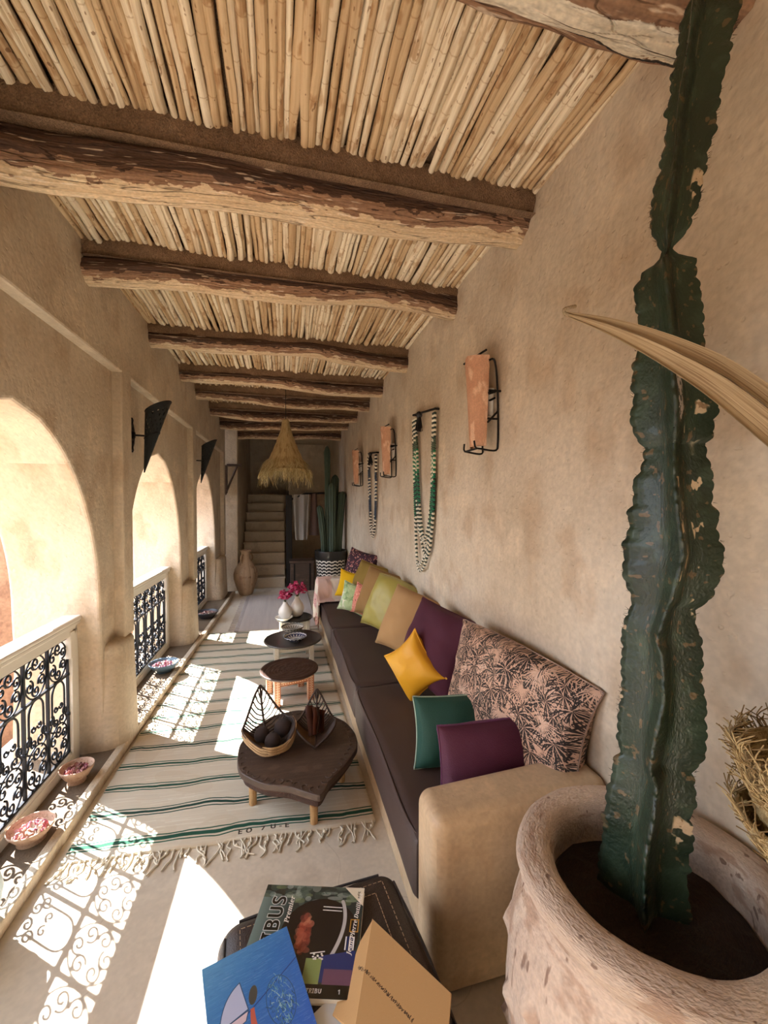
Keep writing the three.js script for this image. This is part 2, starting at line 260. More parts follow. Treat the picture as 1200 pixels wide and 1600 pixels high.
{ // ceiling: slab, reeds laid along the gallery between the beams
  const c = new THREE.Group(); c.name = 'ceiling'; c.userData.kind = 'structure'; scene.add(c);
  mesh('roof_slab', boxUV(box(3.3, 0.3, 9.5, -0.13, 3.2, -3.5, 0)), mMud, c);
  const BZ = [1.05, 0.15, -0.86, -1.79, -2.6, -3.65, -4.6, -5.35, -6.25, -7.1, -8.0];
  const variant = [];
  for (let k = 0; k < 8; k++) {
    let g = new THREE.CylinderGeometry(1, 1, 1, 7, 9, true); g.rotateX(PI / 2);
    const a = rr(-1, 1), b = rr(-1, 1), ph = rr(0, 6);
    g = displace(g, (p) => { const z = p.z; const r = 1 + 0.10 * Math.sin(z * 9 + ph) + 0.2 * n3(p.x * 1.2, p.y * 1.2, z * 6, 40 + k); p.x *= r; p.y *= r; p.x += 0.75 * a * Math.sin(z * 3.1 + ph) + 0.38 * b * Math.sin(z * 8 + 2 * ph) + 0.12 * Math.sin(z * 21 + ph); p.y += 0.3 * b * Math.cos(z * 4 + ph); });
    variant.push(flat(g));
  }
  const rest = mReed.map(() => []);
  for (let bay = 0; bay + 1 < BZ.length; bay++) {
    const z0 = BZ[bay], z1 = BZ[bay + 1], near = bay >= 1 && bay < 6;
    let x = -1.06;
    while (x < 1.13) {
      const r = rr(0.011, 0.0205), k = Math.floor(rnd() * 8), m = Math.floor(rnd() * mReed.length), len = Math.abs(z1 - z0) + 0.1;
      const w = new THREE.Matrix4().compose(V(x + r, 3.012 + rr(-0.006, 0.012), (z0 + z1) / 2), new THREE.Quaternion().setFromEuler(new THREE.Euler(rr(-0.008, 0.008), rr(-0.02, 0.02), rr(0, TAU))), V(r, r, len));
      if (near) { const o = new THREE.Mesh(variant[k], mReed[m]); o.name = 'reed'; o.castShadow = o.receiveShadow = true; o.applyMatrix4(w); c.add(o); }
      else rest[m].push(variant[k].clone().applyMatrix4(w));
      x += 2 * r * rr(0.84, 0.98);
    }
  }
  const grp = new THREE.Group(); grp.name = 'reed_bed'; grp.userData.kind = 'stuff'; c.add(grp);
  rest.forEach((l, i) => mesh('reeds', join(l), mReed[i], grp).userData.kind = 'stuff');
  // beams: rough debarked logs under a packed-mud fillet
  const looks = [null, null,
    ['thick roof beam with a chalky cracked underside behind the top of the tall cactus', 0.135, 2.915],
    ['dark barked roof beam, first one wholly in view across the gallery', 0.088, 2.888],
    ['roof beam with peeling red bark, second one wholly in view from the camera', 0.075, 2.9],
    ['roof beam with pale torn bark, the next beyond the second whole beam', 0.07, 2.9],
    ['roof beam above the nearest wall-mounted terracotta tile light and pierced cone sconce', 0.07, 2.9],
    ['roof beam just before the one the straw pendant lamp hangs beneath', 0.068, 2.9],
    ['roof beam above the palest stretch of reeds beyond the straw lamp', 0.068, 2.9],
    ['roof beam over the far end of the long banquette', 0.068, 2.9],
    ['last roof beam, in front of the dark stairwell', 0.075, 2.87]];
  for (let i = 2; i < BZ.length; i++) {
    const [label, r, y] = looks[i], z = BZ[i], t = thing('roof_beam', label, 'beam', [0.05, y, z]); t.userData.kind = 'thing';
    let g = new THREE.CylinderGeometry(r, r, 2.3, 40, 110, true);
    const s = 60 + i * 3;
    g = displace(g, (p, n) => {
      const a = Math.atan2(p.z, p.x), l = p.y, d = 0.2 * fb3(Math.cos(a) * 1.2 + l * 0.7, Math.sin(a) * 1.2, l * 1.6, s) + 0.11 * fb3(Math.cos(a) * 7, Math.sin(a) * 7, l * 4, s + 3) + 0.10 * Math.max(0, n3(Math.cos(a) * 3, Math.sin(a) * 3, l * 2.2, s + 7));
      p.x += n.x * r * d; p.z += n.z * r * d; p.z += 0.03 * Math.sin(l * 1.7 + i) + 0.012 * Math.sin(l * 5.1 + 2 * i); p.x += 0.012 * Math.sin(l * 2.6 + i * 2);
    });
    // cylinder axis y -> world x, so that u = 0 lies underneath
    g.rotateZ(-PI / 2); g.rotateX(i === 2 ? PI / 2 + 0.2 : PI / 2 + 0.12);
    const uv = g.attributes.uv; for (let k = 0; k < uv.count; k++) uv.setXY(k, uv.getX(k), uv.getY(k) * 1.0 + i * 0.13);
    mesh('log', g, i === 2 ? mBarkChalk : mBark, t);
    let f = new THREE.BoxGeometry(2.3, 3.03 - y - r * 0.3, i === 2 ? 1.1 * r : 2 * r + 0.07, 120, 4, 8);
    f = displace(f, (p, n) => { const e = fb3(p.x * 9, p.y * 12, p.z * 9 + i, 91); if (Math.abs(n.z) > 0.4) p.z += Math.sign(n.z) * (0.012 * e + 0.02 * fb3(p.x * 3, 0.5, i, 97)) - Math.sign(n.z) * 0.5 * Math.max(0, -p.y + 0.0) ; });
    f.translate(0, (3.03 - y + r * 0.3) / 2, 0.03 * Math.sin(i)); mesh('mud_fillet', boxUV(f), mMud, t);
  }
}
{ // the courtyard beyond the arches: paving a storey below, a lower terrace opposite, galleries at both ends
  const lime = M({ map: rep(T.pise, 0.4, 0.4), bumpMap: rep(T.wallBump, 0.5, 0.5), bumpScale: 0.01, roughness: 0.9 });
  struct('ground', boxUV(box(9.5, 0.2, 16, -6.3, -3.3, -4, 0)), M({ map: rep(T.pise, 0.6, 0.6), roughness: 0.9 }));
  const fac = new THREE.Group(); fac.name = 'wall_courtyard'; fac.userData.kind = 'structure'; scene.add(fac);
  const front = (x0, x1, top, floors, pitch) => { const s = new THREE.Shape(); s.moveTo(x0, -3.2); s.lineTo(x1, -3.2); s.lineTo(x1, top); s.lineTo(x0, top); s.closePath();
    const n = Math.floor((x1 - x0 - 0.4) / pitch); for (let k = 0; k < n; k++) for (const dy of floors) { const h = new THREE.Path(), c = (x0 + x1) / 2 + (k - (n - 1) / 2) * pitch, w = pitch * 0.42; h.moveTo(c - w, dy + 0.05); h.lineTo(c + w, dy + 0.05); for (let i = 0; i <= 16; i++) { const t = i / 16; h.lineTo(c + w * Math.cos(t * PI), dy + 1.7 + 0.8 * Math.sin(t * PI)); } h.closePath(); s.holes.push(h); }
    return new THREE.ExtrudeGeometry(s, { depth: 0.35, bevelEnabled: false }); };
  mesh('terrace_facade', boxUV(front(-4, 12, 1.05, [-3.2], 2.6).rotateY(PI / 2).translate(-9.2, 0, 0)), lime, fac);
  mesh('terrace_back', boxUV(box(0.2, 4.2, 16, -11.4, -1.1, -4, 0)), lime, fac); mesh('terrace_floor', boxUV(box(2.6, 0.2, 16, -10.2, 0.5, -4, 0)), lime, fac);
  for (const z of [4, -12]) mesh('terrace_end', boxUV(box(2.6, 3.8, 0.2, -10.2, -1.4, z, 0)), lime, fac);
  // end gallery with a real room behind its arches
  mesh('end_facade', boxUV(front(-9.2, -1.62, 4.55, [-3.2, 0], 1.9).translate(0, 0, -8.35)), lime, fac);
  mesh('end_back', boxUV(box(7.6, 7.8, 0.2, -5.4, 0.65, -12.1, 0)), lime, fac);
  for (const y of [4.45, -0.1]) mesh('end_floor', boxUV(box(7.6, 0.25, 3.8, -5.4, y, -10.2, 0)), lime, fac);
  for (const x of [-9.1, -1.7]) mesh('end_side', boxUV(box(0.2, 7.8, 3.8, x, 0.65, -10.2, 0)), lime, fac);
  for (let k = 0; k < 3; k++) { const x = -5.41 + (k - 1) * 1.9; mesh('balcony_rail', join([box(1.58, 0.06, 0.06, x, 0.82, -8.15, 0.01), box(1.58, 0.05, 0.05, x, 0.12, -8.15, 0.01), ...[-3, -2, -1, 0, 1, 2, 3].map((j) => box(0.03, 0.68, 0.03, x + j * 0.22, 0.47, -8.15, 0))]), mWhiteWood, fac); }
  mesh('entrance_facade', boxUV(front(-9.2, -1.62, 5.5, [-3.2, 0], 1.9).translate(0, 0, 3.7)), lime, fac); mesh('entrance_back', boxUV(box(7.6, 8.8, 0.2, -5.4, 1.1, 6.4, 0)), lime, fac); mesh('entrance_roof', boxUV(box(7.6, 0.2, 2.9, -5.4, 5.4, 5.2, 0)), lime, fac);
  mesh('lower_facade', boxUV(box(0.2, 3.2, 16, -1.66, -1.65, -4, 0)), lime, fac);
}
// ---------------------------------------------------------------- wrought-iron railings in the arches
const spiral = (cx, cy, r, a0, turns, dir, n = 14) => { const o = []; for (let i = 0; i <= n; i++) { const t = i / n, a = a0 + dir * turns * TAU * t, q = r * (1 - 0.8 * t); o.push([cx + Math.cos(a) * q, cy + Math.sin(a) * q]); } return o; };
const flatTube = (pts, r, seg) => tube(pts.map(([a, b]) => V(0, b, a)), r, seg, 5);
function scrollCell(w, y0, y1) {              // ironwork of one bay: a wheel of scrolls, an arched bar, loops, S scrolls, a second wheel
  const g = [], H = y1 - y0, cx = 0, R = Math.min(w * 0.47, H * 0.15);
  const wheel = (cy) => { for (let k = 0; k < 6; k++) { const a = TAU * (k + 0.5) / 6, px = cx + Math.cos(a) * R * 0.62, py = cy + Math.sin(a) * R * 0.72; g.push(flatTube(spiral(px, py, R * 0.34, a + PI * 0.75, 1.35, k % 2 ? 1 : -1), 0.0054, 22)); } g.push(flatTube(Array.from({ length: 25 }, (_, i) => [cx + Math.cos(TAU * i / 24) * R * 0.97, cy + Math.sin(TAU * i / 24) * R * 1.1]), 0.0046, 36)); };
  wheel(y1 - R * 1.15); wheel(y0 + R * 1.15);
  const ym = y1 - R * 2.3, yl = y0 + R * 2.35;
  const arch = [[-w * 0.3, yl + 0.02]]; for (let i = 0; i <= 10; i++) arch.push([-w * 0.3 * Math.cos(PI * i / 10), ym - w * 0.32 + w * 0.3 * Math.sin(PI * i / 10)]); arch.push([w * 0.3, yl + 0.02]);
  g.push(flatTube(arch, 0.0055, 30));
  for (const s of [-1, 1]) {
    g.push(flatTube(spiral(s * w * 0.13, yl + H * 0.13, w * 0.1, s > 0 ? PI : 0, 1.1, s, 12), 0.005, 16));
    g.push(flatTube(spiral(s * w * 0.33, yl + H * 0.06, w * 0.13, s > 0 ? PI / 2 : PI / 2, 1.4, s, 14), 0.0052, 20));
    g.push(flatTube(spiral(s * w * 0.16, yl + 0.01, w * 0.13, -PI / 2, 1.3, -s, 14), 0.0052, 20));
    g.push(flatTube([[s * w * 0.33, yl + H * 0.06 - w * 0.12], [s * w * 0.4, yl - 0.01], [s * w * 0.2, yl - 0.035]], 0.005, 10));
  }
  return join(g);
}
function railing(arch, label, mIr) {
  const z0 = arch.c + arch.h, z1 = arch.c - arch.h, L = z0 - z1, base = LP(-1.245, 0.042, arch.c), t = thing('railing', label, 'railing', [base.x, base.y, base.z], LT);
  const y1 = 0.86, pw = 0.075, d = 0.05, h = L / 2 - 0.012;
  for (const s of [-1, 1]) mesh('post', join([box(d, y1 - 0.05, pw, 0, (y1 - 0.05) / 2, s * (h - pw / 2), 0.005), box(d + 0.012, 0.16, pw * 0.6, 0, y1 - 0.14, s * (h - pw), 0.005)]), mWhiteWood, t);
  mesh('bottom_rail', join([box(d, 0.06, 2 * h, 0, 0.03, 0, 0.005), box(d - 0.014, 0.02, 2 * h - 2 * pw, 0, 0.068, 0, 0.004)]), mWhiteWood, t);
  mesh('top_rail', box(d, 0.055, 2 * h, 0, y1 - 0.06, 0, 0.004), mWhiteWood, t);
  mesh('handrail', join([box(d + 0.035, 0.022, 2 * h, 0, y1 - 0.02, 0, 0.006), box(d + 0.055, 0.03, 2 * h, 0, y1 + 0.006, 0, 0.012, 3)]), mWhiteWood, t);
  const a = -h + pw, b = h - pw, n = Math.round((b - a) / 0.205), w = (b - a) / n, lo = 0.078, hi = y1 - 0.088;
  for (let k = 0; k <= n; k++) mesh('bar', box(0.014, hi - lo, 0.014, 0, (lo + hi) / 2, a + k * w, 0), mIr, t);
  const H = hi - lo, R = Math.min(w * 0.47, H * 0.15);
  for (const y of [hi - R * 2.3, lo + 0.006, hi - 0.006]) mesh('cross_bar', box(0.014, 0.013, b - a, 0, y, 0, 0), mIr, t);
  const cell = scrollCell(w, lo, hi);
  for (let k = 0; k < n; k++) { const o = mesh('scrollwork', cell, mIr, t); o.position.z = a + (k + 0.5) * w; }
  for (let k = 0; k <= n; k++) for (const y of [hi - R * 2.3, lo + R * 2.35]) mesh('collar', box(0.022, 0.018, 0.022, 0, y, a + k * w, 0.003), mIr, t);
}
railing(ARCH[1], 'white framed railing with wrought iron scrolls in the widest, nearest visible arch', mIron);
railing(ARCH[2], 'white framed scrollwork railing in the middle arch, beyond the first stout pier', mIron);
railing(ARCH[3], 'white framed scrollwork railing in the far arch, half hidden by the second pier', mIron);

// ---------------------------------------------------------------- pierced metal cone sconces on the piers
const mCone = M({ color: 0x2b2d2c, roughness: 0.45, metalness: 0.6, side: THREE.DoubleSide, bumpMap: rep(T.leather, 4, 3), bumpScale: 0.004 });
function coneSconce(label, z, y) {
  const p = LP(-1.09, y, z), t = thing('cone_sconce', label, 'wall lamp', [p.x, p.y, p.z], LT, 'pierced metal cone sconces');
  const plate = new THREE.Shape(); plate.moveTo(0, -0.125);
  for (const [x, yy] of [[0.02, -0.11], [0.008, -0.09], [0.03, -0.06], [0.042, 0], [0.03, 0.06], [0.008, 0.09], [0.02, 0.11], [0, 0.125], [-0.02, 0.11], [-0.008, 0.09], [-0.03, 0.06], [-0.042, 0], [-0.03, -0.06], [-0.008, -0.09], [-0.02, -0.11]]) plate.lineTo(x, yy);
  plate.closePath();
  for (const [hx, hy] of [[0, 0.05], [0, -0.05], [0.018, 0.015], [-0.018, 0.015], [0.016, -0.018], [-0.016, -0.018]]) { const h = new THREE.Path(); h.absellipse(hx, hy, 0.007, 0.012, 0, TAU); plate.holes.push(h); }
  const pg = new THREE.ExtrudeGeometry(plate, { depth: 0.008, bevelEnabled: true, bevelThickness: 0.002, bevelSize: 0.002, bevelSegments: 1 }); pg.rotateY(PI / 2); pg.translate(0.003, 0, 0);
  mesh('wall_plate', pg, mBlackIron, t);
  mesh('arm', join([bar([0.008, 0, 0], [0.17, -0.005, 0], 0.007), bar([0.02, 0.02, 0], [0.02, -0.02, 0], 0.01)]), mBlackIron, t);
  // cone of sheet metal, its mouth cut on a slant; rings of small holes pierce it
  const N = 56, rows = 30, pos = [], idx = [], uv = [], tip = V(0.085, -0.275, 0), top = V(0.185, 0.215, 0);
  for (let j = 0; j <= rows; j++) for (let i = 0; i <= N; i++) { const a = TAU * i / N, k = j / rows, r = 0.004 + 0.083 * k, c = tip.clone().lerp(top, k); pos.push(c.x + Math.cos(a) * r, c.y + 0.045 * k * Math.cos(a), Math.sin(a) * r); uv.push(i / N, k); }
  for (let j = 0; j < rows; j++) for (let i = 0; i < N; i++) { if (j > 6 && j < rows - 2 && ((j % 4 === 0 && i % 4 === 0) || (j % 4 === 2 && i % 4 === 2 && j > 14))) continue; const a = j * (N + 1) + i, b = a + 1, c = a + N + 1, d = c + 1; idx.push(a, c, b, b, c, d); }
  const g = new THREE.BufferGeometry(); g.setAttribute('position', new THREE.Float32BufferAttribute(pos, 3)); g.setAttribute('uv', new THREE.Float32BufferAttribute(uv, 2)); g.setIndex(idx); g.computeVertexNormals();
  mesh('cone_shade', g, mCone, t);
  const ring = (k, e) => { const c = tip.clone().lerp(top, k), r = 0.004 + 0.083 * k + e; return tube(Array.from({ length: 28 }, (_, i) => V(c.x + Math.cos(TAU * i / 28) * r, c.y + 0.045 * k * Math.cos(TAU * i / 28), Math.sin(TAU * i / 28) * r)), 0.0035, 40, 5, true); };
  mesh('band', ring(0.56, 0.001), mBlackIron, t); mesh('rim', ring(1, 0), mBlackIron, t);
}
coneSconce('black pierced metal cone sconce hung before the middle arch, the larger in view', -3.38, 2.1);
coneSconce('black metal cone sconce hung before the far arch, the smaller in view', -5.42, 2.12);

// ---------------------------------------------------------------- bowls of petals along the ledge
const mPetal = [0xb05a6c, 0xd8a8ac, 0x7c3a48, 0xe9d8cc, 0x8c5a50].map((c) => M({ color: c, roughness: 0.9, side: THREE.DoubleSide }));
function petals(label, x, y, z, R, cols, n) {
  const o = new THREE.Group(); o.name = numbered('petals'); o.position.set(x, y, z); scene.add(o); tag(o, label, 'petals', null, 'stuff');
  cols.forEach((ci) => { const l = []; for (let i = 0; i < n; i++) { const a = rr(0, TAU), r = R * Math.sqrt(rnd()), g = new THREE.SphereGeometry(rr(0.008, 0.014), 5, 3, 0, PI); g.scale(1, 1, 0.45); move(g, 0, 0, 0, rr(0, 6), rr(0, 6), 0); g.translate(Math.cos(a) * r, 0.022 * (1 - (r / R) ** 2) * rr(0.4, 1.3), Math.sin(a) * r); l.push(g); } const m = mesh('petal_heap', join(l), mPetal[ci], o); m.userData.kind = 'stuff'; });
}
const bowlProfile = (R, H, foot) => { const o = [[0, 0.004], [foot * 0.85, 0], [foot, 0.004], [foot * 0.92, H * 0.22], [R * 0.72, H * 0.45], [R * 0.95, H * 0.85], [R, H], [R * 0.985, H + 0.006], [R * 0.95, H], [R * 0.88, H * 0.8], [R * 0.6, H * 0.5], [0, H * 0.4]]; return o; };
const bowlM = (hex, rough) => MP({ color: hex, roughness: rough, bumpMap: rep(T.rough, 2, 2), bumpScale: 0.002, clearcoat: 0.25, clearcoatRoughness: 0.3 });
const mPinkClay = M({ map: rep(T.clay, 3, 2), color: 0xffeee4, roughness: 0.8 });
const LEDGE = 0.046;
single('bowl', lathe(bowlProfile(0.082, 0.085, 0.045), 48).translate(-1.115, LEDGE, -2.6), mPinkClay, 'pinkish clay footed bowl of dark petals in shade at the foot of the first pier', 'bowl');
petals('dark dried petals heaped in the clay bowl by the first pier', -1.115, LEDGE + 0.062, -2.6, 0.058, [2, 4, 1], 26);
single('bowl', lathe(bowlProfile(0.09, 0.07, 0.055), 48).translate(-1.125, LEDGE, -2.19), mPinkClay, 'wide clay bowl of pink petals standing in the sun below the nearest railing', 'bowl');
petals('pink dried petals in the sunlit clay bowl below the nearest railing', -1.125, LEDGE + 0.05, -2.19, 0.062, [0, 1, 3], 26);
const mBlueBowl = bowlM(0x5d7486, 0.35), mDarkBowl = bowlM(0x3a3a40, 0.4), mIceBlue = bowlM(0xa9c2cf, 0.3);
single('bowl', lathe(bowlProfile(0.125, 0.085, 0.06), 56).translate(-1.06, LEDGE, -4.12), mBlueBowl, 'wide slate blue bowl of petals on the ledge before the middle railing', 'bowl');
petals('rose and cream petals in the slate blue bowl', -1.06, LEDGE + 0.062, -4.12, 0.095, [0, 3, 1], 40);
single('bowl', lathe(bowlProfile(0.15, 0.085, 0.08), 56).translate(-0.99, LEDGE, -5.92), mDarkBowl, 'wide dark grey bowl on the ledge before the far railing', 'bowl');
petals('pale petals in the dark grey bowl at the far arch', -0.99, LEDGE + 0.062, -5.92, 0.11, [3, 1, 4], 30);
single('jar', lathe([[0, 0], [0.065, 0], [0.075, 0.02], [0.115, 0.1], [0.125, 0.17], [0.11, 0.24], [0.075, 0.28], [0.08, 0.31], [0.068, 0.31], [0.064, 0.28], [0.1, 0.23], [0.115, 0.17], [0, 0.05]], 56).scale(0.95, 0.95, 0.95).translate(-1.1, LEDGE, -1.71), mIceBlue, 'pale blue round jar on the ledge, only its rim showing at the picture edge', 'jar');
// ---------------------------------------------------------------- built-in banquette
const SX = 0.465, WX = 1.125, Z0 = -1.38, Z1 = -5.3;
{
  const t = thing('banquette', 'long plastered banquette base with rounded arm ends along the tan wall', 'sofa', [0, 0, 0]);
  const cream = M({ map: rep(T.wall, 0.7, 0.7), color: 0xf6e8d6, bumpMap: rep(T.wallBump, 0.9, 0.9), bumpScale: 0.003, roughness: 0.5 });
  mesh('base', boxUV(box(WX - SX - 0.02, 0.125, Z0 - Z1 + 0.1, (SX + WX) / 2 + 0.01, 0.0625, (Z0 + Z1) / 2, 0.012, 3)), cream, t);
  let a = box(WX - 0.47 + 0.02, 0.605, 0.19, (WX + 0.47) / 2, 0.3025, -1.285, 0.05, 6);
  a = displace(a, (p) => { p.y += 0.012 * Math.sin(p.x * 9) * (p.y > 0.5 ? 1 : 0) + (p.y > 0.4 ? 0.02 * sstep(0.75, 1.05, p.x) : 0); });
  mesh('arm', boxUV(a), cream, t);
  mesh('arm', boxUV(box(WX - 0.47 + 0.02, 0.6, 0.18, (WX + 0.47) / 2, 0.3, Z1 - 0.09, 0.05, 6)), cream, t);
}
const mSeat = MP({ color: 0x43322d, roughness: 0.6, bumpMap: rep(T.weave, 16, 16), bumpScale: 0.0005, sheen: 0.25, sheenRoughness: 0.5, sheenColor: new THREE.Color(0x8b7c80) });
{
  const n = 3, L = (Z0 - Z1 - 0.02) / n, lab = ['aubergine brown seat mattress next to the near plaster arm', 'aubergine brown seat mattress in the middle of the banquette', 'aubergine brown seat mattress at the far end, under the pink throw'];
  for (let k = 0; k < n; k++) {
    const zc = Z0 - 0.01 - (k + 0.5) * L, t = thing('seat_mattress', lab[k], 'cushion', [(SX + WX) / 2, 0.125, zc], 0, 'seat mattresses of the banquette'), w = WX - SX - 0.004, h = 0.245, d = L - 0.006;
    let g = new RoundedBoxGeometry(w, h, d, 6, 0.035);
    g = displace(new THREE.BoxGeometry(w, h, d, 24, 10, 44), (p) => {
      const r = 0.035, qx = Math.max(Math.abs(p.x) - (w / 2 - r), 0), qy = Math.max(Math.abs(p.y) - (h / 2 - r), 0), qz = Math.max(Math.abs(p.z) - (d / 2 - r), 0), l = Math.hypot(qx, qy, qz);
      if (l > r) { const k2 = r / l; p.x = Math.sign(p.x) * (Math.abs(p.x) - qx + qx * k2); p.y = Math.sign(p.y) * (Math.abs(p.y) - qy + qy * k2); p.z = Math.sign(p.z) * (Math.abs(p.z) - qz + qz * k2); }
      if (p.y > 0.05) p.y += 0.012 * (1 - (2 * p.x / w) ** 2) * (1 - (2 * p.z / d) ** 2) + 0.003 * fb3(p.x * 4, k, p.z * 4, 120);
      if (p.x < -w / 2 + 0.03) p.x += 0.006 * fb3(p.y * 6, k, p.z * 3, 121);
    });
    g.translate(0, h / 2, 0); mesh('cover', boxUV(g), mSeat, t);
    const piping = (y) => tube([[-w / 2 + 0.012, y, -d / 2 + 0.012], [w / 2 - 0.03, y, -d / 2 + 0.012], [w / 2 - 0.03, y, d / 2 - 0.012], [-w / 2 + 0.012, y, d / 2 - 0.012]].flatMap((p, i, A) => { const q = A[(i + 1) % 4]; return [0.04, 0.5, 0.96].map((f) => V(mix(p[0], q[0], f), mix(p[1], q[1], f), mix(p[2], q[2], f))); }), 0.0045, 90, 5, true);
    mesh('piping', piping(h - 0.008), mSeat, t);
  }
}
// ---------------------------------------------------------------- loose cushions
function pillowGeo(w, h, t, s, o = {}) {
  const N = 36, pos = [], uv = [], idx = [], ear = o.ear ?? 0.13, full = o.full ?? 0.46;
  for (const side of [1, -1]) for (let j = 0; j <= N; j++) for (let i = 0; i <= N; i++) {
    const u = 2 * i / N - 1, v = 2 * j / N - 1, px = u * (1 - ear * (1 - v * v)  * Math.abs(u) ** 3), py = v * (1 - ear * (1 - u * u) * Math.abs(v) ** 3);
    let z = Math.pow(Math.max(0, (1 - u * u) * (1 - v * v)), full);
    const x = px * w / 2, y = py * h / 2; let e = fb3(x * 6, y * 6, side * 2, s) * 0.2 + 0.1 * Math.sin((x * 22 + y * 9) + s) * sstep(0.2, 1, Math.hypot(u, v)) ;
    z = side * t / 2 * z * (1 + e);
    if (o.bend) z += o.bend * (u * u) - 0.0; if (o.sag) z += o.sag * v * v;
    pos.push(x, y + (o.slump ? -o.slump * (u * u) * (v > 0 ? v : 0) : 0), z); uv.push(x + w / 2 + (side > 0 ? 0 : 1.1), y + h / 2);
  }
  const S = (N + 1) * (N + 1);
  for (let k = 0; k < 2; k++) for (let j = 0; j < N; j++) for (let i = 0; i < N; i++) { const a = k * S + j * (N + 1) + i, b = a + 1, c = a + N + 1, d = c + 1; k ? idx.push(a, c, b, b, c, d) : idx.push(a, b, c, b, d, c); }
  const g = new THREE.BufferGeometry(); g.setAttribute('position', new THREE.Float32BufferAttribute(pos, 3)); g.setAttribute('uv', new THREE.Float32BufferAttribute(uv, 2)); g.setIndex(idx); g.computeVertexNormals();
  const rim = []; const at = (i, j) => V(pos[(j * (N + 1) + i) * 3], pos[(j * (N + 1) + i) * 3 + 1], pos[(j * (N + 1) + i) * 3 + 2]);
  for (let i = 0; i < N; i += 2) rim.push(at(i, 0)); for (let j = 0; j < N; j += 2) rim.push(at(N, j)); for (let i = N; i > 0; i -= 2) rim.push(at(i, N)); for (let j = N; j > 0; j -= 2) rim.push(at(0, j));
  return { g, rim };
}
let cushionSeed = 5;
function cushion(label, [cx, cy, cz], right, up, w, h, t, m, o = {}) {
  const X = V(...right).normalize(), Y0 = V(...up), Z = X.clone().cross(Y0).normalize(), Y = Z.clone().cross(X).normalize();
  const c = thing('cushion', label, 'cushion', [cx, cy, cz], 0, o.group ?? 'loose cushions on the banquette');
  c.quaternion.setFromRotationMatrix(new THREE.Matrix4().makeBasis(X, Y, Z));
  const { g, rim } = pillowGeo(w, h, t, cushionSeed++, o);
  mesh('piping', tube(rim, o.pipe ?? 0.004, 120, 5, true), o.pipeM ?? m, mesh('cover', g, m, c));
  return c;
}
const palm = (bg, inks, n, seedK, len = 70) => ctex(1024, 1024, (x, W, H) => {
  seed = seedK; x.lineCap = 'round'; x.fillStyle = bg; x.fillRect(0, 0, W, H);
  for (let k = 0; k < n; k++) { const cx = rnd() * W, cy = rnd() * H, a0 = rr(0, TAU), ink = inks[Math.floor(rnd() * inks.length)]; x.strokeStyle = x.fillStyle = ink; 
    for (const ox of [-W, 0, W]) for (const oy of [-H, 0, H]) { if (cx + ox < -90 || cx + ox > W + 90 || cy + oy < -90 || cy + oy > H + 90) continue; for (let i = 0; i < 21; i++) { const a = a0 - 2.2 + 4.4 * i / 20, l = len * (0.75 + 0.25 * Math.cos((i - 10) * 0.6)); x.lineWidth = len / 21 * rr(0.7, 1.2); if (len > 110 && i % 3 === 2) x.strokeStyle = '#c9a48c'; else x.strokeStyle = ink; x.beginPath(); x.moveTo(cx + ox, cy + oy); x.quadraticCurveTo(cx + ox + Math.cos(a) * l * 0.6, cy + oy + Math.sin(a) * l * 0.6, cx + ox + Math.cos(a) * l, cy + oy + Math.sin(a) * l + len * 0.2); x.stroke(); } } }
}, true);
T.palmDark = palm('#bf9a82', ['#221a18', '#2a201d', '#3a3630', '#221a18', '#d0aa92', '#221a18', '#d8b8a2'], 360, 77, 118);
T.palmGreen = palm('#b9cf9c', ['#7f9f6a', '#eee6d2', '#f0e9d8', '#a9bf88'], 60, 81, 105);
T.coral = ctex(512, 512, (x, W, H) => { seed = 91; x.fillStyle = '#d98a76'; x.fillRect(0, 0, W, H); for (let i = 0; i < 260; i++) { x.fillStyle = ['#c4685a', '#f0cdbd', '#8c4a42', '#e7a492'][i % 4]; x.beginPath(); x.ellipse(rnd() * W, rnd() * H, rr(4, 16), rr(3, 9), rr(0, 3), 0, TAU); x.fill(); } }, true);
T.floral = ctex(512, 512, (x, W, H) => { seed = 93; x.fillStyle = '#3a1c2a'; x.fillRect(0, 0, W, H); for (let i = 0; i < 420; i++) { x.fillStyle = ['#a8605c', '#d9a890', '#5c2a3c', '#2a1420', '#c98a7a'][i % 5]; x.beginPath(); x.ellipse(rnd() * W, rnd() * H, rr(4, 18), rr(3, 8), rr(0, 3), 0, TAU); x.fill(); } }, true);
const printM = (t, k, o = {}) => MP({ map: rep(t, k, k), roughness: 0.8, bumpMap: rep(T.weave, 12, 12), bumpScale: 0.0005, sheen: 0.2, ...o });
const mPlum = fabric(0x4b1a2e), mPlumVelvet = velvet(0x4a1434, 0xb05aa0), mGreenVelvet = velvet(0x12443a, 0x3f8d7c), mYellow = fabric(0xe0a320, { roughness: 0.5, bumpScale: 0.0003 }), mBright = fabric(0xe8b800), mTan = fabric(0xa98254), mOlive = fabric(0xa4964a, { roughness: 0.38, sheen: 0.6 }), mTan2 = fabric(0x94703f), mOlive2 = fabric(0x8c7230), mPalm = printM(T.palmDark, 1.55), mPalmGreen = printM(T.palmGreen, 2.2), mCoral = printM(T.coral, 2.5), mFloral = printM(T.floral, 2.2);
const SEAT = 0.372;
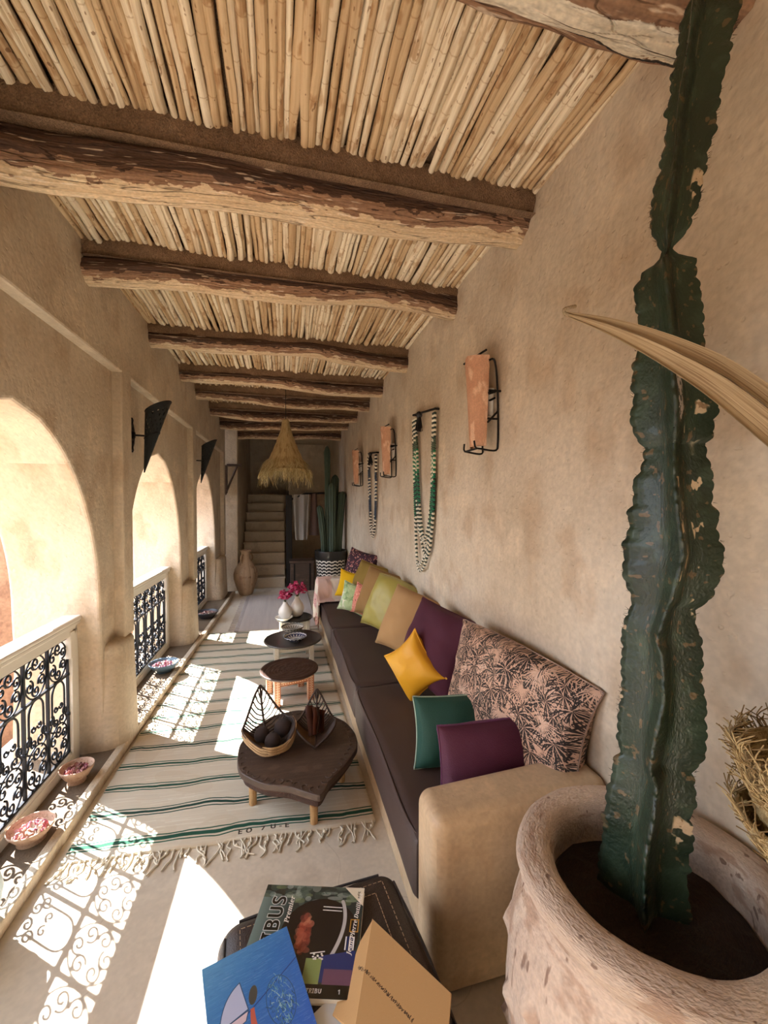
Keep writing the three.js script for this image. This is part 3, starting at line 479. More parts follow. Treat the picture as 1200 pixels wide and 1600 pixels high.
// leaning on the wall: the face looks into the gallery and a little towards the near end
const lean = (yaw, tilt, roll = 0) => { const X0 = V(Math.cos(yaw), 0, -Math.sin(yaw)), N = V(Math.sin(yaw), 0, Math.cos(yaw)), Y0 = V(0, Math.cos(tilt), 0).addScaledVector(N, -Math.sin(tilt)); const c = Math.cos(roll), q = Math.sin(roll); return [X0.clone().multiplyScalar(c).addScaledVector(Y0, q).toArray(), Y0.clone().multiplyScalar(c).addScaledVector(X0, -q).toArray()]; };
const leanC = (label, x, z, yaw, tilt, w, h, t, m, o = {}) => { const r = o.roll ?? 0, [X, Y] = lean(yaw, tilt, r); return cushion(label, [x, SEAT + (h / 2 * Math.cos(r) + w / 2 * Math.abs(Math.sin(r)) * 0.85) * Math.cos(tilt) + t * 0.25 * Math.sin(tilt) + (o.dy ?? 0), z], X, Y, w, h, t, m, o); };
leanC('big bolster cushion printed with dark palm fronds on dusty pink', 1.0, -1.66, -1.42, 0.2, 0.9, 0.60, 0.27, mPalm, { slump: 0.05, ear: 0.11, roll: -0.03 });
leanC('deep plum plain cushion behind the small golden yellow one', 0.955, -2.42, -1.1, 0.34, 0.53, 0.55, 0.27, mPlum, { slump: 0.03, roll: -0.16 });
leanC('plain tan cushion next to the deep plum one against the wall', 0.95, -3.0, -1.02, 0.36, 0.51, 0.53, 0.26, mTan, { slump: 0.03, roll: -0.18 });
leanC('shiny olive yellow satin cushion with a creased lower edge', 0.94, -3.53, -1.0, 0.34, 0.52, 0.55, 0.27, mOlive, { slump: 0.06, roll: -0.2 });
leanC('brown tan cushion between the olive satin one and the far olive one', 0.95, -4.02, -1.0, 0.32, 0.5, 0.54, 0.26, mTan2, { slump: 0.03, roll: -0.15 });
leanC('dull olive cushion beyond the brown tan one', 0.95, -4.5, -1.0, 0.3, 0.48, 0.54, 0.26, mOlive2, { slump: 0.03, roll: -0.15 });
leanC('plum cushion with a pink flower print in the far corner', 0.94, -5.03, -0.95, 0.22, 0.5, 0.62, 0.24, mFloral, { slump: 0.02, roll: -0.15 });
cushion('small golden yellow cushion standing on its corner before the plum one', [0.79, 0.585, -2.40], [0.30, 0.48, 0.42], [-0.25, 0.62, -0.35], 0.34, 0.34, 0.17, mYellow, { ear: 0.16 });
leanC('dark green velvet cushion between the palm bolster and the purple one', 0.815, -1.76, -0.10, 0.10, 0.46, 0.325, 0.17, mGreenVelvet, { pipeM: M({ color: 0x9db5a8, roughness: 0.7 }), ear: 0.07 });
leanC('purple velvet cushion with lilac sheen lying against the near arm', 0.835, -1.475, 0.0, 0.06, 0.50, 0.355, 0.17, mPlumVelvet, { pipeM: velvet(0x6a3460, 0xd0a0c8), ear: 0.06 });
leanC('small pale green cushion with cream leaf print at the front', 0.76, -4.42, -0.55, 0.22, 0.31, 0.32, 0.15, mPalmGreen, { roll: -0.2 });
leanC('small coral patterned cushion turned edge-on beside the pale green one', 0.845, -4.27, -0.95, 0.2, 0.31, 0.33, 0.14, mCoral, { roll: -0.15 });
leanC('small bright yellow cushion behind the pale green one', 0.79, -4.86, -0.5, 0.14, 0.31, 0.33, 0.14, mBright, { dy: 0.05, roll: -0.2 });
{ // throw draped over the far arm and the end of the seat, one tail hanging to the floor
  const N = 70, Mx = 48, pos = [], uv = [], idx = [], top = 0.60 + 0.012;
  const prof = (k) => { // height of what lies below, along z: k 0 (on the seat) .. 1 (behind the arm)
    const z = mix(-4.98, -5.52, k); return [z, z > Z1 + 0.01 ? mix(SEAT + 0.012, top, sstep(-5.12, Z1 + 0.01, z) ** 2) : z > -5.49 ? top : mix(top, 0.3, sstep(-5.49, -5.52, z))]; };
  for (let i = 0; i <= Mx; i++) { const [z, yt] = prof(i / Mx); for (let j = 0; j <= N; j++) { const f = j / N, across = 0.36, drop = yt - 0.06 - 0.10 * Math.abs(Math.sin(i * 0.21)), L = f * (across + drop); let x, y; const fold = 0.5 + 0.5 * Math.sin(i * 0.62 + j * 0.05), w = fb3(i * 0.16, j * 0.12, 3, 140);
      if (L < across) { x = SX + across - L + 0.03 * w; y = yt + 0.006 + 0.012 * fold * 0.6 + 0.008 * w; } else { x = SX - 0.02 - 0.018 * fold - 0.05 * sstep(0, 0.4, L - across) * (0.3 + fold * 0.4); y = yt - (L - across) + 0.004; }
      const e = across - L; if (Math.abs(e) < 0.03) { const q = (e + 0.03) / 0.06; x = mix(SX - 0.022, x, q * q); y = Math.min(y, yt + 0.008); }
      pos.push(x, y, z + 0.02 * w); uv.push(i / Mx * 0.6, L * 1.1); } }
  for (let i = 0; i < Mx; i++) for (let j = 0; j < N; j++) { const a = i * (N + 1) + j, b = a + 1, c = a + N + 1, d = c + 1; idx.push(a, c, b, b, c, d); }
  const g = new THREE.BufferGeometry(); g.setAttribute('position', new THREE.Float32BufferAttribute(pos, 3)); g.setAttribute('uv', new THREE.Float32BufferAttribute(uv, 2)); g.setIndex(idx); g.computeVertexNormals();
  T.throw = ctex(512, 1024, (x, W, H) => { seed = 141; x.fillStyle = '#eadccb'; x.fillRect(0, 0, W, H); for (const [y0, y1, c] of [[0, 150, '#e8d2c2'], [240, 420, '#dfb0a8'], [560, 800, '#e6c4b6']]) { x.fillStyle = c; x.fillRect(0, y0, W, y1 - y0); } for (let i = 0; i < 260; i++) { x.fillStyle = ['#b87078', '#cf9a96', '#f2e6d8', '#a0646c'][i % 4]; const b = rr(255, 405); x.beginPath(); x.ellipse(rnd() * W, b, rr(3, 12), rr(2, 7), rr(0, 3), 0, TAU); x.fill(); } }, true);
  single('throw_blanket', g, MP({ map: rep(T.throw, 1.6, 1), roughness: 0.9, side: THREE.DoubleSide, sheen: 0.3, bumpMap: rep(T.weave, 10, 10), bumpScale: 0.0008 }), 'pink and cream patterned throw draped over the far arm of the banquette', 'blanket');
}
// ---------------------------------------------------------------- terracotta tile lights on the tan wall
function tileLight(label, z, y) {             // y: middle of the tile
  const t = thing('tile_light', label, 'wall lamp', [WX, y, z], 0, 'terracotta tile lights on the tan wall');
  // half-round tapered roof tile, hollow to the wall, its wide end up
  const N = 22, R = 26, pos = [], uv = [], idx = [], put = (out) => { for (let j = 0; j <= R; j++) for (let i = 0; i <= N; i++) { const k = j / R, r = mix(0.068, 0.1, k) - (out ? 0 : 0.011), a = PI * (i / N), w = 1 + 0.02 * fb3(k * 5, i * 0.3, 2, 150); const lip = out && (Math.abs(k - 0.86) < 0.02 || Math.abs(k - 0.92) < 0.018) ? 0.004 : 0; pos.push(-0.065 - Math.sin(a) * (r + lip) * 0.8 * w, -0.25 + 0.49 * k + (k > 0.97 ? -0.02 * Math.abs(Math.cos(a)) : 0), Math.cos(a) * (r + lip) * w); uv.push(i / N * 0.3, k * 0.5); } };
  put(true); put(false); const S = (N + 1) * (R + 1);
  for (let s = 0; s < 2; s++) for (let j = 0; j < R; j++) for (let i = 0; i < N; i++) { const a = s * S + j * (N + 1) + i, b = a + 1, c = a + N + 1, d = c + 1; s ? idx.push(a, c, b, b, c, d) : idx.push(a, b, c, b, d, c); }
  const edge = (a, b) => idx.push(a, a + S, b, b, a + S, b + S, a, b, a + S, b, b + S, a + S);
  for (let i = 0; i < N; i++) { edge(i, i + 1); edge(R * (N + 1) + i, R * (N + 1) + i + 1); } for (let j = 0; j < R; j++) { edge(j * (N + 1), (j + 1) * (N + 1)); edge(j * (N + 1) + N, (j + 1) * (N + 1) + N); }
  const g = new THREE.BufferGeometry(); g.setAttribute('position', new THREE.Float32BufferAttribute(pos, 3)); g.setAttribute('uv', new THREE.Float32BufferAttribute(uv, 2)); g.setIndex(idx);
  mesh('clay_tile', toCreasedNormals(flat(g), 0.7), mTerra, t);
  const w = 0.0055;
  for (const s of [-1, 1]) mesh('wire_frame', tube([[-0.072, 0.19, s * 0.1], [-0.045, 0.2, s * 0.1], [-0.03, 0.17, s * 0.098], [-0.008, -0.24, s * 0.085], [-0.012, -0.272, s * 0.08], [-0.1, -0.268, s * 0.075], [-0.128, -0.262, s * 0.07], [-0.132, -0.225, s * 0.06]], w, 60, 6), mBlackIron, t);
  mesh('cross_wire', join([bar([-0.12, -0.266, -0.072], [-0.12, -0.266, 0.072], w), bar([-0.03, 0.0, -0.09], [-0.03, 0.0, 0.09], w), bar([-0.07, 0.035, 0.1], [0, 0.035, 0.1], w), bar([-0.07, -0.11, 0.09], [-0.01, -0.11, 0.09], w), bar([-0.07, -0.13, 0.09], [-0.012, -0.07, 0.09], w), bar([-0.07, 0.02, 0.1], [-0.03, 0.035, 0.1], w * 1.6), bar([-0.118, 0.232, -0.1], [-0.085, 0.244, 0.1], w)]), mBlackIron, t);
  mesh('white_lamp_tube', join([new THREE.CylinderGeometry(0.016, 0.016, 0.13, 16).translate(-0.02, -0.02, 0.03), new THREE.CylinderGeometry(0.02, 0.02, 0.03, 16).translate(-0.02, 0.05, 0.03)]), M({ color: 0xf0ece4, roughness: 0.4 }), t, 'white lamp tube behind the tile');
}
tileLight('largest terracotta tile light, between the tall cactus and the green bead necklace', -2.06, 2.155);
tileLight('terracotta tile light in a wire frame between the green and the blue bead necklaces', -4.06, 2.14);
tileLight('terracotta tile light farthest along the wall, beyond the blue bead necklace', -5.8, 2.12);

// ---------------------------------------------------------------- bead necklaces on wrought hooks
const beadMats = { white: M({ color: 0xe9e0cc, roughness: 0.4 }), green: M({ color: 0x137a52, roughness: 0.3 }), dark: M({ color: 0x23392f, roughness: 0.35 }), olive: M({ color: 0x4a5a44, roughness: 0.5 }), blue: M({ color: 0x2f3f55, roughness: 0.4 }), black: M({ color: 0x1c1a1d, roughness: 0.5 }) };
function necklace(label, z0, z1, yA, yB, strands, colours) {
  const t = thing('bead_necklace', label, 'necklace', [WX, yA, (z0 + z1) / 2]);
  const h = (z0 - z1) / 2, slope = yB - yA;     // z0 is the nearer end
  mesh('hook_bar', join([bar([-0.03, 0, h], [-0.03, slope, -h], 0.009, 8), bar([0, 0, h], [-0.035, 0, h], 0.009), bar([0, slope, -h], [-0.035, slope, -h], 0.009)]), mBlackIron, t);
  { const y = slope * 0.6, z = -h * 0.3, l = [new THREE.SphereGeometry(0.026, 12, 10).translate(-0.04, y - 0.01, z)]; for (let k = 0; k < 40; k++) { const a = rr(0, TAU), r = 0.032 * Math.sqrt(rnd()); l.push(bar([-0.04 + 0.01 * Math.cos(a), y - 0.02, z + 0.01 * Math.sin(a)], [-0.04 + r * Math.cos(a), y - rr(0.11, 0.15), z + r * Math.sin(a)], 0.0035, 4)); } mesh('tassel', join(l), beadMats.black, t, 'dark tassel hanging from the hook'); }
  for (const [zn, zf, drop, mid, sets, bead] of strands) {
    const c = new THREE.CatmullRomCurve3([V(-0.032, -0.03, zn), V(-0.03, -drop * 0.3, mix(zn, mid, 0.1)), V(-0.026, -drop * 0.7, mix(zn, mid, 0.28)), V(-0.03, -drop * 0.95, mix(zn, mid, 0.65)), V(-0.034, -drop, mid), V(-0.03, -drop * 0.95, mix(zf, mid, 0.65)), V(-0.026, -drop * 0.7, mix(zf, mid, 0.28)), V(-0.03, -drop * 0.3 + slope * 0.7, mix(zf, mid, 0.1)), V(-0.032, slope - 0.03, zf)]);
    const L = c.getLength(), n = Math.floor(L / (bead * 1.32)), lists = {};
    for (let k = 0; k < n; k++) {
      const f = k / n, fromTop = Math.min(f, 1 - f) * 2, p = c.getPointAt(f), d = c.getTangentAt(f); let col = 'white';
      for (const [lo, hi, a, b] of sets) if (fromTop >= lo && fromTop < hi) col = k % 2 ? a : b;
      const disc = col === 'white', g = new THREE.SphereGeometry(1, 8, 6); g.scale(bead * (disc ? 1.05 : 0.92), bead * 0.72, bead * (disc ? 1.05 : 0.92)); g.applyQuaternion(new THREE.Quaternion().setFromUnitVectors(V(0, 1, 0), d)); g.translate(p.x, p.y, p.z); (lists[col] ??= []).push(g);
    }
    for (const [col, l] of Object.entries(lists)) mesh('beads', join(l), beadMats[colours[col] ?? col], t).userData.kind = 'stuff';
  }
}
{
  const A = [[0, 0.17, 'white', 'dark'], [0.17, 0.25, 'olive', 'olive'], [0.25, 0.42, 'white', 'green'], [0.42, 0.66, 'green', 'dark'], [0.66, 1.01, 'white', 'dark']], h = 0.255;
  necklace('long many-stranded necklace of green and white beads on an iron hook', -2.83, -3.35, 2.29, 2.35, [[h, -h, 1.24, -0.08, A, 0.014], [h - 0.01, -h + 0.03, 1.2, -0.12, A, 0.013], [h - 0.02, -h + 0.05, 1.1, 0.10, A, 0.0135], [h, -h + 0.07, 1.02, 0.12, A, 0.013], [h - 0.03, -h + 0.02, 0.98, 0.0, A, 0.013]], {});
  const B = [[0, 0.18, 'white', 'black'], [0.18, 0.28, 'blue', 'blue'], [0.28, 0.52, 'white', 'blue'], [0.52, 0.72, 'blue', 'blue'], [0.72, 1.01, 'white', 'black']], h2 = 0.23;
  necklace('necklace of slate blue and white beads on an iron hook, farther along the wall', -4.75, -5.22, 2.2, 2.24, [[h2, -h2, 1.02, 0.02, B, 0.016], [h2 - 0.03, -h2 + 0.05, 0.93, 0.03, B, 0.015]], {});
}
// ---------------------------------------------------------------- straw pendant lamp
{
  const t = thing('pendant_lamp', 'conical straw pendant lamp with a ragged fringe over the far tables', 'lamp', [0.055, 1.975, -5.15]);
  mesh('cord', bar([0, 0.60, 0], [0, 1.035, 0], 0.004), mBlackIron, t);
  const prof = [[0.03, 0.64], [0.045, 0.62], [0.055, 0.55], [0.075, 0.48], [0.115, 0.36], [0.175, 0.22], [0.235, 0.10], [0.27, 0.03], [0.263, 0.03], [0.228, 0.10], [0.168, 0.22], [0.108, 0.36], [0.05, 0.54], [0.026, 0.62]];
  const rows = []; for (let k = 0; k < prof.length - 1; k++) for (let j = 0; j < 4; j++) rows.push([mix(prof[k][0], prof[k + 1][0], j / 4), mix(prof[k][1], prof[k + 1][1], j / 4)]); rows.push(prof[prof.length - 1]);
  let g = lathe(rows, 72); g = displace(g, (p) => { const r = 1 + 0.03 * Math.sin(p.y * 260) + 0.03 * fb3(p.x * 20, p.y * 20, p.z * 20, 160); p.x *= r; p.z *= r; });
  const shade = mesh('straw_shade', g, M({ map: rep(T.straw, 6, 3), bumpMap: rep(T.straw, 8, 4), bumpScale: 0.006, roughness: 0.9, side: THREE.DoubleSide }), t);
  const l = [[], []]; for (let k = 0; k < 620; k++) { const a = rr(0, TAU), up = rr(0, 1) < 0.6, y0 = up ? rr(0.04, 0.16) : 0.03, r0 = 0.285 - y0 * 0.5, s = rr(0.05, 0.12) + 0.14 * rnd() ** 3, o = rr(0.1, 1.1), b = a + rr(-0.25, 0.25); l[k % 2].push(tube([V(Math.cos(a) * r0, y0, Math.sin(a) * r0), V(Math.cos(a) * (r0 + 0.03 * o + 0.01), y0 - s * 0.3, Math.sin(a) * (r0 + 0.03 * o + 0.01)), V(Math.cos(b) * (r0 + 0.07 * o), y0 - s, Math.sin(b) * (r0 + 0.07 * o))], 0.0022, 4, 3)); }
  mesh('fringe', join(l[0]), M({ color: 0xa8925e, roughness: 0.9 }), shade).userData.kind = 'stuff'; mesh('fringe', join(l[1]), M({ color: 0xd0bf90, roughness: 0.9 }), shade).userData.kind = 'stuff';
}
// ---------------------------------------------------------------- rugs
const rugM = (t, o = {}) => MP({ map: t, roughness: 0.95, bumpMap: rep(T.weave, 14, 22), bumpScale: 0.0016, sheen: 0.15, ...o });
function rugGeo(x0, x1, z0, z1, skew, s, amp) {  // z0 nearer; top surface with thin edge
  const nx = 60, nz = 130, pos = [], uv = [], idx = [], f = (i, j) => { const u = i / nx, v = j / nz; return [mix(x0, x1, u), 0.007 + amp * (0.5 + 0.5 * fb3(u * 7, v * 15, 1, s)), mix(z0, z1, v) + skew * (u - 0.5) + 0.012 * fb3(u * 5, v * 9, 4, s + 3), u, v]; };
  for (let j = 0; j <= nz; j++) for (let i = 0; i <= nx; i++) { const [x, y, z, u, v] = f(i, j); pos.push(x, y, z); uv.push(u, v); }
  for (let j = 0; j < nz; j++) for (let i = 0; i < nx; i++) { const a = j * (nx + 1) + i, b = a + 1, c = a + nx + 1, d = c + 1; idx.push(a, b, c, b, d, c); }
  const ring = []; for (let i = 0; i < nx; i++) ring.push(i); for (let j = 0; j < nz; j++) ring.push(j * (nx + 1) + nx); for (let i = nx; i > 0; i--) ring.push(nz * (nx + 1) + i); for (let j = nz; j > 0; j--) ring.push(j * (nx + 1));
  const low = ring.map((a) => { pos.push(pos[a * 3], 0.0005, pos[a * 3 + 2]); uv.push(uv[a * 2], uv[a * 2 + 1]); return pos.length / 3 - 1; });
  ring.forEach((a, k) => { const b = ring[(k + 1) % ring.length], c = low[k], d = low[(k + 1) % ring.length]; idx.push(a, c, b, b, c, d); });
  const g = new THREE.BufferGeometry(); g.setAttribute('position', new THREE.Float32BufferAttribute(pos, 3)); g.setAttribute('uv', new THREE.Float32BufferAttribute(uv, 2)); g.setIndex(idx); g.computeVertexNormals(); return g;
}
{
  const x0 = -0.955, x1 = 0.448, z0 = -2.015, z1 = -5.28;
  T.rug = ctex(1024, 2048, (x, W, H) => {
    seed = 171; x.fillStyle = '#cfc3ae'; x.fillRect(0, 0, W, H);
    for (let i = 0; i < 2600; i++) { x.fillStyle = ['rgba(190,178,160,0.25)', 'rgba(236,230,218,0.3)', 'rgba(196,170,140,0.16)'][i % 3]; x.fillRect(rnd() * W, rnd() * H, rr(30, 160), rr(1, 4)); }
    for (let i = 0; i < 26; i++) { x.fillStyle = 'rgba(178,140,104,0.10)'; x.beginPath(); x.ellipse(rnd() * W, rnd() * H, rr(40, 160), rr(20, 80), rr(0, 3), 0, TAU); x.fill(); }
    const px = H / 3.265, L = (d, w, c) => { const y = H - d * px; x.strokeStyle = c; x.lineWidth = w * px; x.beginPath(); for (let i = 0; i <= 64; i++) { const yy = y + px * 0.016 * fb3(i * 0.16, d * 7, 0, 172); i ? x.lineTo(i * W / 64, yy) : x.moveTo(0, yy); } x.stroke(); };
    for (let k = 0; k < 17; k++) { const d = 0.075 + k * 0.197; const ink = ['#174a38', '#163c30', '#1d4a3a'][k % 3]; L(d, k === 0 ? 0.022 : 0.017, ink); L(d + 0.024, 0.007, ink); L(d - 0.024, 0.007, ink); }
    // woven letters near the edge, read from the gallery
    x.fillStyle = '#3b3026'; x.font = 'bold 26px sans-serif'; x.save(); x.translate(540, H - 17); x.scale(1.25, 0.95); x.fillText('E O', 0, 0); x.fillText('7', 62, -1); x.fillText('U - E', 88, -3); x.restore();
  });
  const t = thing('striped_rug', 'long cream wool rug with thin dark green stripes running across it', 'rug');
  mesh('pile', rugGeo(x0, x1, z0, z1, -0.10 * -1, 173, 0.008), rugM(T.rug), t);
  const l = []; for (let k = 0; k < 58; k++) { const f = (k + rr(0, 0.9)) / 58, x = mix(x0 + 0.01, x1 - 0.01, f), z = z0 + 0.1 * (f - 0.5), len = rr(0.05, 0.12), dir = rr(-0.9, 0.9); const pts = [V(x, 0.008, z - 0.01)]; for (let i = 1; i <= 4; i++) pts.push(V(x + dir * len * 0.7 * i / 4 + rr(-0.012, 0.012), 0.006, z + len * i / 4 + rr(-0.008, 0.008))); l.push(tube(pts, 0.0038, 10, 5)); if (k % 3 === 0) l.push(new THREE.SphereGeometry(0.008, 6, 5).translate(x + dir * len * 0.2, 0.008, z + len * 0.3)); }
  mesh('fringe', join(l), M({ color: 0xd8cfbd, roughness: 1 }), t).userData.kind = 'stuff';
}
{
  T.rug2 = tex(256, 512, (u, v) => { let c = blend([176, 164, 158], [194, 182, 174], fbm(u, v, 30, 4, 3, 181)); if (u < 0.05 && (v * 60) % 1 < 0.4) c = [120, 108, 104]; return c; });
  const t = thing('plain_rug', 'plain greyish mauve rug lying beyond the striped one toward the stairs', 'rug');
  mesh('pile', rugGeo(-0.58, 0.44, -5.33, -7.35, 0, 183, 0.005), rugM(T.rug2), t);
  const l = []; for (let k = 0; k < 46; k++) { const z = -5.4 - k * 0.042; l.push(tube([[-0.575, 0.007, z], [-0.62, 0.006, z + rr(-0.01, 0.01)], [-0.655, 0.005, z + rr(-0.015, 0.015)]], 0.0035, 5, 4)); }
  mesh('fringe', join(l), M({ color: 0xb7aaa2, roughness: 1 }), t).userData.kind = 'stuff';
}
// ---------------------------------------------------------------- four low tables
const TT = 0.24;
const mInlay = M({ map: ctex(512, 128, (x, W, H) => { seed = 191; x.fillStyle = '#a8643e'; x.fillRect(0, 0, W, H); for (let i = 0; i < 16; i++) { const cx = 16 + i * 32; x.fillStyle = '#ecdcc0'; for (const [dx, dy, a, b] of [[0, 34, 11, 5], [0, 64, 5, 12], [0, 94, 11, 5], [-10, 64, 4, 9], [10, 64, 4, 9]]) { x.beginPath(); x.ellipse(cx + dx, dy, a, b, 0, 0, TAU); x.fill(); } x.fillStyle = '#4a2c1c'; x.fillRect(cx - 16, 12, 26, 6); x.fillRect(cx - 12, 110, 26, 6); x.beginPath(); x.arc(cx, 64, 4, 0, TAU); x.fill(); } }, true), roughness: 0.45 });
const mWhiteInlay = M({ map: ctex(512, 128, (x, W, H) => { seed = 193; x.fillStyle = '#c9c2b4'; x.fillRect(0, 0, W, H); for (let i = 0; i < 20; i++) { x.fillStyle = '#756c60'; x.beginPath(); x.ellipse(14 + i * 26, 64, 8, 18, 0, 0, TAU); x.fill(); x.fillStyle = '#eee8dc'; x.beginPath(); x.ellipse(14 + i * 26, 64, 4, 12, 0, 0, TAU); x.fill(); } x.fillStyle = '#6a6258'; x.fillRect(0, 14, W, 6); x.fillRect(0, 108, W, 6); }, true), roughness: 0.5 });
const mCarved = M({ map: rep(T.darkWood, 2, 2), color: 0xd0a890, roughness: 0.5, bumpMap: grey(512, 512, (u, v) => { const x = u * 2 - 1, y = v * 2 - 1, r = Math.hypot(x, y), a = Math.atan2(y, x); return clamp(0.5 + 0.25 * Math.sin(r * 38) * (0.5 + 0.5 * Math.sin(a * 12 + r * 20)) + 0.25 * Math.cos(a * 8) * sstep(0.2, 0.5, r) * sstep(0.95, 0.7, r)); }), bumpScale: 0.006 });
const mBlond = M({ map: T.reed[0], color: 0xdcc09a, roughness: 0.7, bumpMap: rep(T.rough, 4, 4), bumpScale: 0.003 });
const discUV = (g, r) => { const p = g.attributes.position, uv = g.attributes.uv; for (let i = 0; i < p.count; i++) uv.setXY(i, 0.5 + p.getX(i) / (2 * r), 0.5 + p.getZ(i) / (2 * r)); return g; };
{ // nearest: leaf-shaped top with a carved edge on round blond legs
  const out = [[-0.235, -2.26], [-0.205, -2.15], [-0.10, -2.045], [0.03, -1.985], [0.165, -1.895], [0.225, -1.985], [0.30, -2.07], [0.40, -2.22], [0.415, -2.36], [0.375, -2.51], [0.26, -2.645], [0.10, -2.72], [-0.06, -2.69], [-0.175, -2.56], [-0.235, -2.41]];
  const t = thing('low_table', 'low dark table with a leaf-shaped carved top on round blond wood legs', 'table', [0.09, 0, -2.3], 0, undefined);
  const c = new THREE.CatmullRomCurve3(out.map(([x, z]) => V(x - 0.09, 0, z + 2.3)), true, 'catmullrom', 0.35), pts = c.getPoints(120), s = new THREE.Shape(pts.map((p) => new THREE.Vector2(p.x, -p.z)));
  const top = new THREE.ExtrudeGeometry(s, { depth: 0.022, bevelEnabled: true, bevelThickness: 0.006, bevelSize: 0.006, bevelOffset: -0.006, bevelSegments: 3 }); top.rotateX(-PI / 2); top.translate(0, TT - 0.028, 0); const leafTop = mesh('table_top', boxUV(top), mDarkWood, t);
  const s2 = new THREE.Shape(c.getPoints(120).map((p) => new THREE.Vector2(p.x * 0.93, -p.z * 0.93 + 0.005))), sk = new THREE.ExtrudeGeometry(s2, { depth: 0.05, bevelEnabled: false }); sk.rotateX(-PI / 2); sk.translate(0, TT - 0.078, 0);
  mesh('carved_apron', boxUV(sk), M({ map: rep(T.darkWood, 3, 3), color: 0xd8a890, bumpMap: rep(T.rough, 6, 6), bumpScale: 0.006, roughness: 0.6 }), t);
  const rim = []; for (let k = 0; k < 46; k++) { const p = c.getPointAt(k / 46).multiplyScalar(0.95); rim.push(new THREE.TorusGeometry(0.016, 0.003, 5, 10, PI).rotateX(-PI / 2).rotateY(k * 0.7).translate(p.x * 0.96, TT + 0.001, p.z * 0.96)); }
  mesh('carved_border', join(rim), mDarkWood, leafTop);
  for (const [x, z] of [[-0.155, -2.235], [0.148, -2.03], [0.325, -2.3], [-0.09, -2.56], [0.2, -2.6]]) { const w = TT - 0.07; let g = new THREE.CylinderGeometry(0.022, 0.019, w, 14, 10).translate(x - 0.09, w / 2, z + 2.3); g = displace(g, (p) => { p.x += 0.002 * fb3(p.x * 60, p.y * 60, p.z * 60, 195); }); mesh('leg', g, mBlond, t); }
}
function roundTable(label, x, z, R, H, topM, frameM, legX, legW, turn) {
  const t = thing('low_table', label, 'table', [x, 0, z], turn), top = lathe([[0, H - 0.022], [R * 0.96, H - 0.022], [R, H - 0.014], [R, H - 0.006], [R * 0.98, H], [R * 0.9, H], [R * 0.89, H - 0.003], [R * 0.3, H - 0.003], [0, H - 0.003]], 72);
  mesh('table_top', discUV(top, R), topM, t);
  for (const [dx, dz, ry] of [[0, legX, 0], [0, -legX, 0], [legX, 0, PI / 2], [-legX, 0, PI / 2]]) { const g = new RoundedBoxGeometry(2 * legX - legW, 0.06, 0.016, 2, 0.003); const p = g.attributes.position, uv = g.attributes.uv; for (let i = 0; i < p.count; i++) uv.setXY(i, p.getX(i) * 3.2 + 0.5, p.getY(i) / 0.06 + 0.5); g.rotateY(ry); g.translate(dx, H - 0.052, dz); mesh('apron', g, frameM, t); }
  for (const a of [-1, 1]) for (const b of [-1, 1]) { const h = H - 0.022, g = new RoundedBoxGeometry(legW, h, legW, 2, 0.004); const p = g.attributes.position, uv = g.attributes.uv; for (let i = 0; i < p.count; i++) uv.setXY(i, p.getY(i) * 3.2, (Math.abs(p.getX(i)) > legW * 0.45 ? p.getZ(i) : p.getX(i)) / legW + 0.5); g.translate(a * legX, h / 2, b * legX); mesh('leg', g, frameM, t); }
  return t;
}
roundTable('low round carved wood table with bone-inlaid square legs, half in the sun', 0.055, -3.44, 0.235, 0.24, mCarved, mInlay, 0.135, 0.048, 0.25);
roundTable('low round dark table with a pale inlaid apron, holding two patterned bowls', 0.105, -4.2, 0.285, 0.242, MP({ color: 0x3d3833, roughness: 0.3, clearcoat: 0.3 }), mWhiteInlay, 0.165, 0.045, 0.05);
roundTable('low round black table holding the white flower vases', 0.14, -4.98, 0.215, 0.245, MP({ color: 0x24221f, roughness: 0.3, clearcoat: 0.3 }), mWhiteInlay, 0.14, 0.04, 0.1);
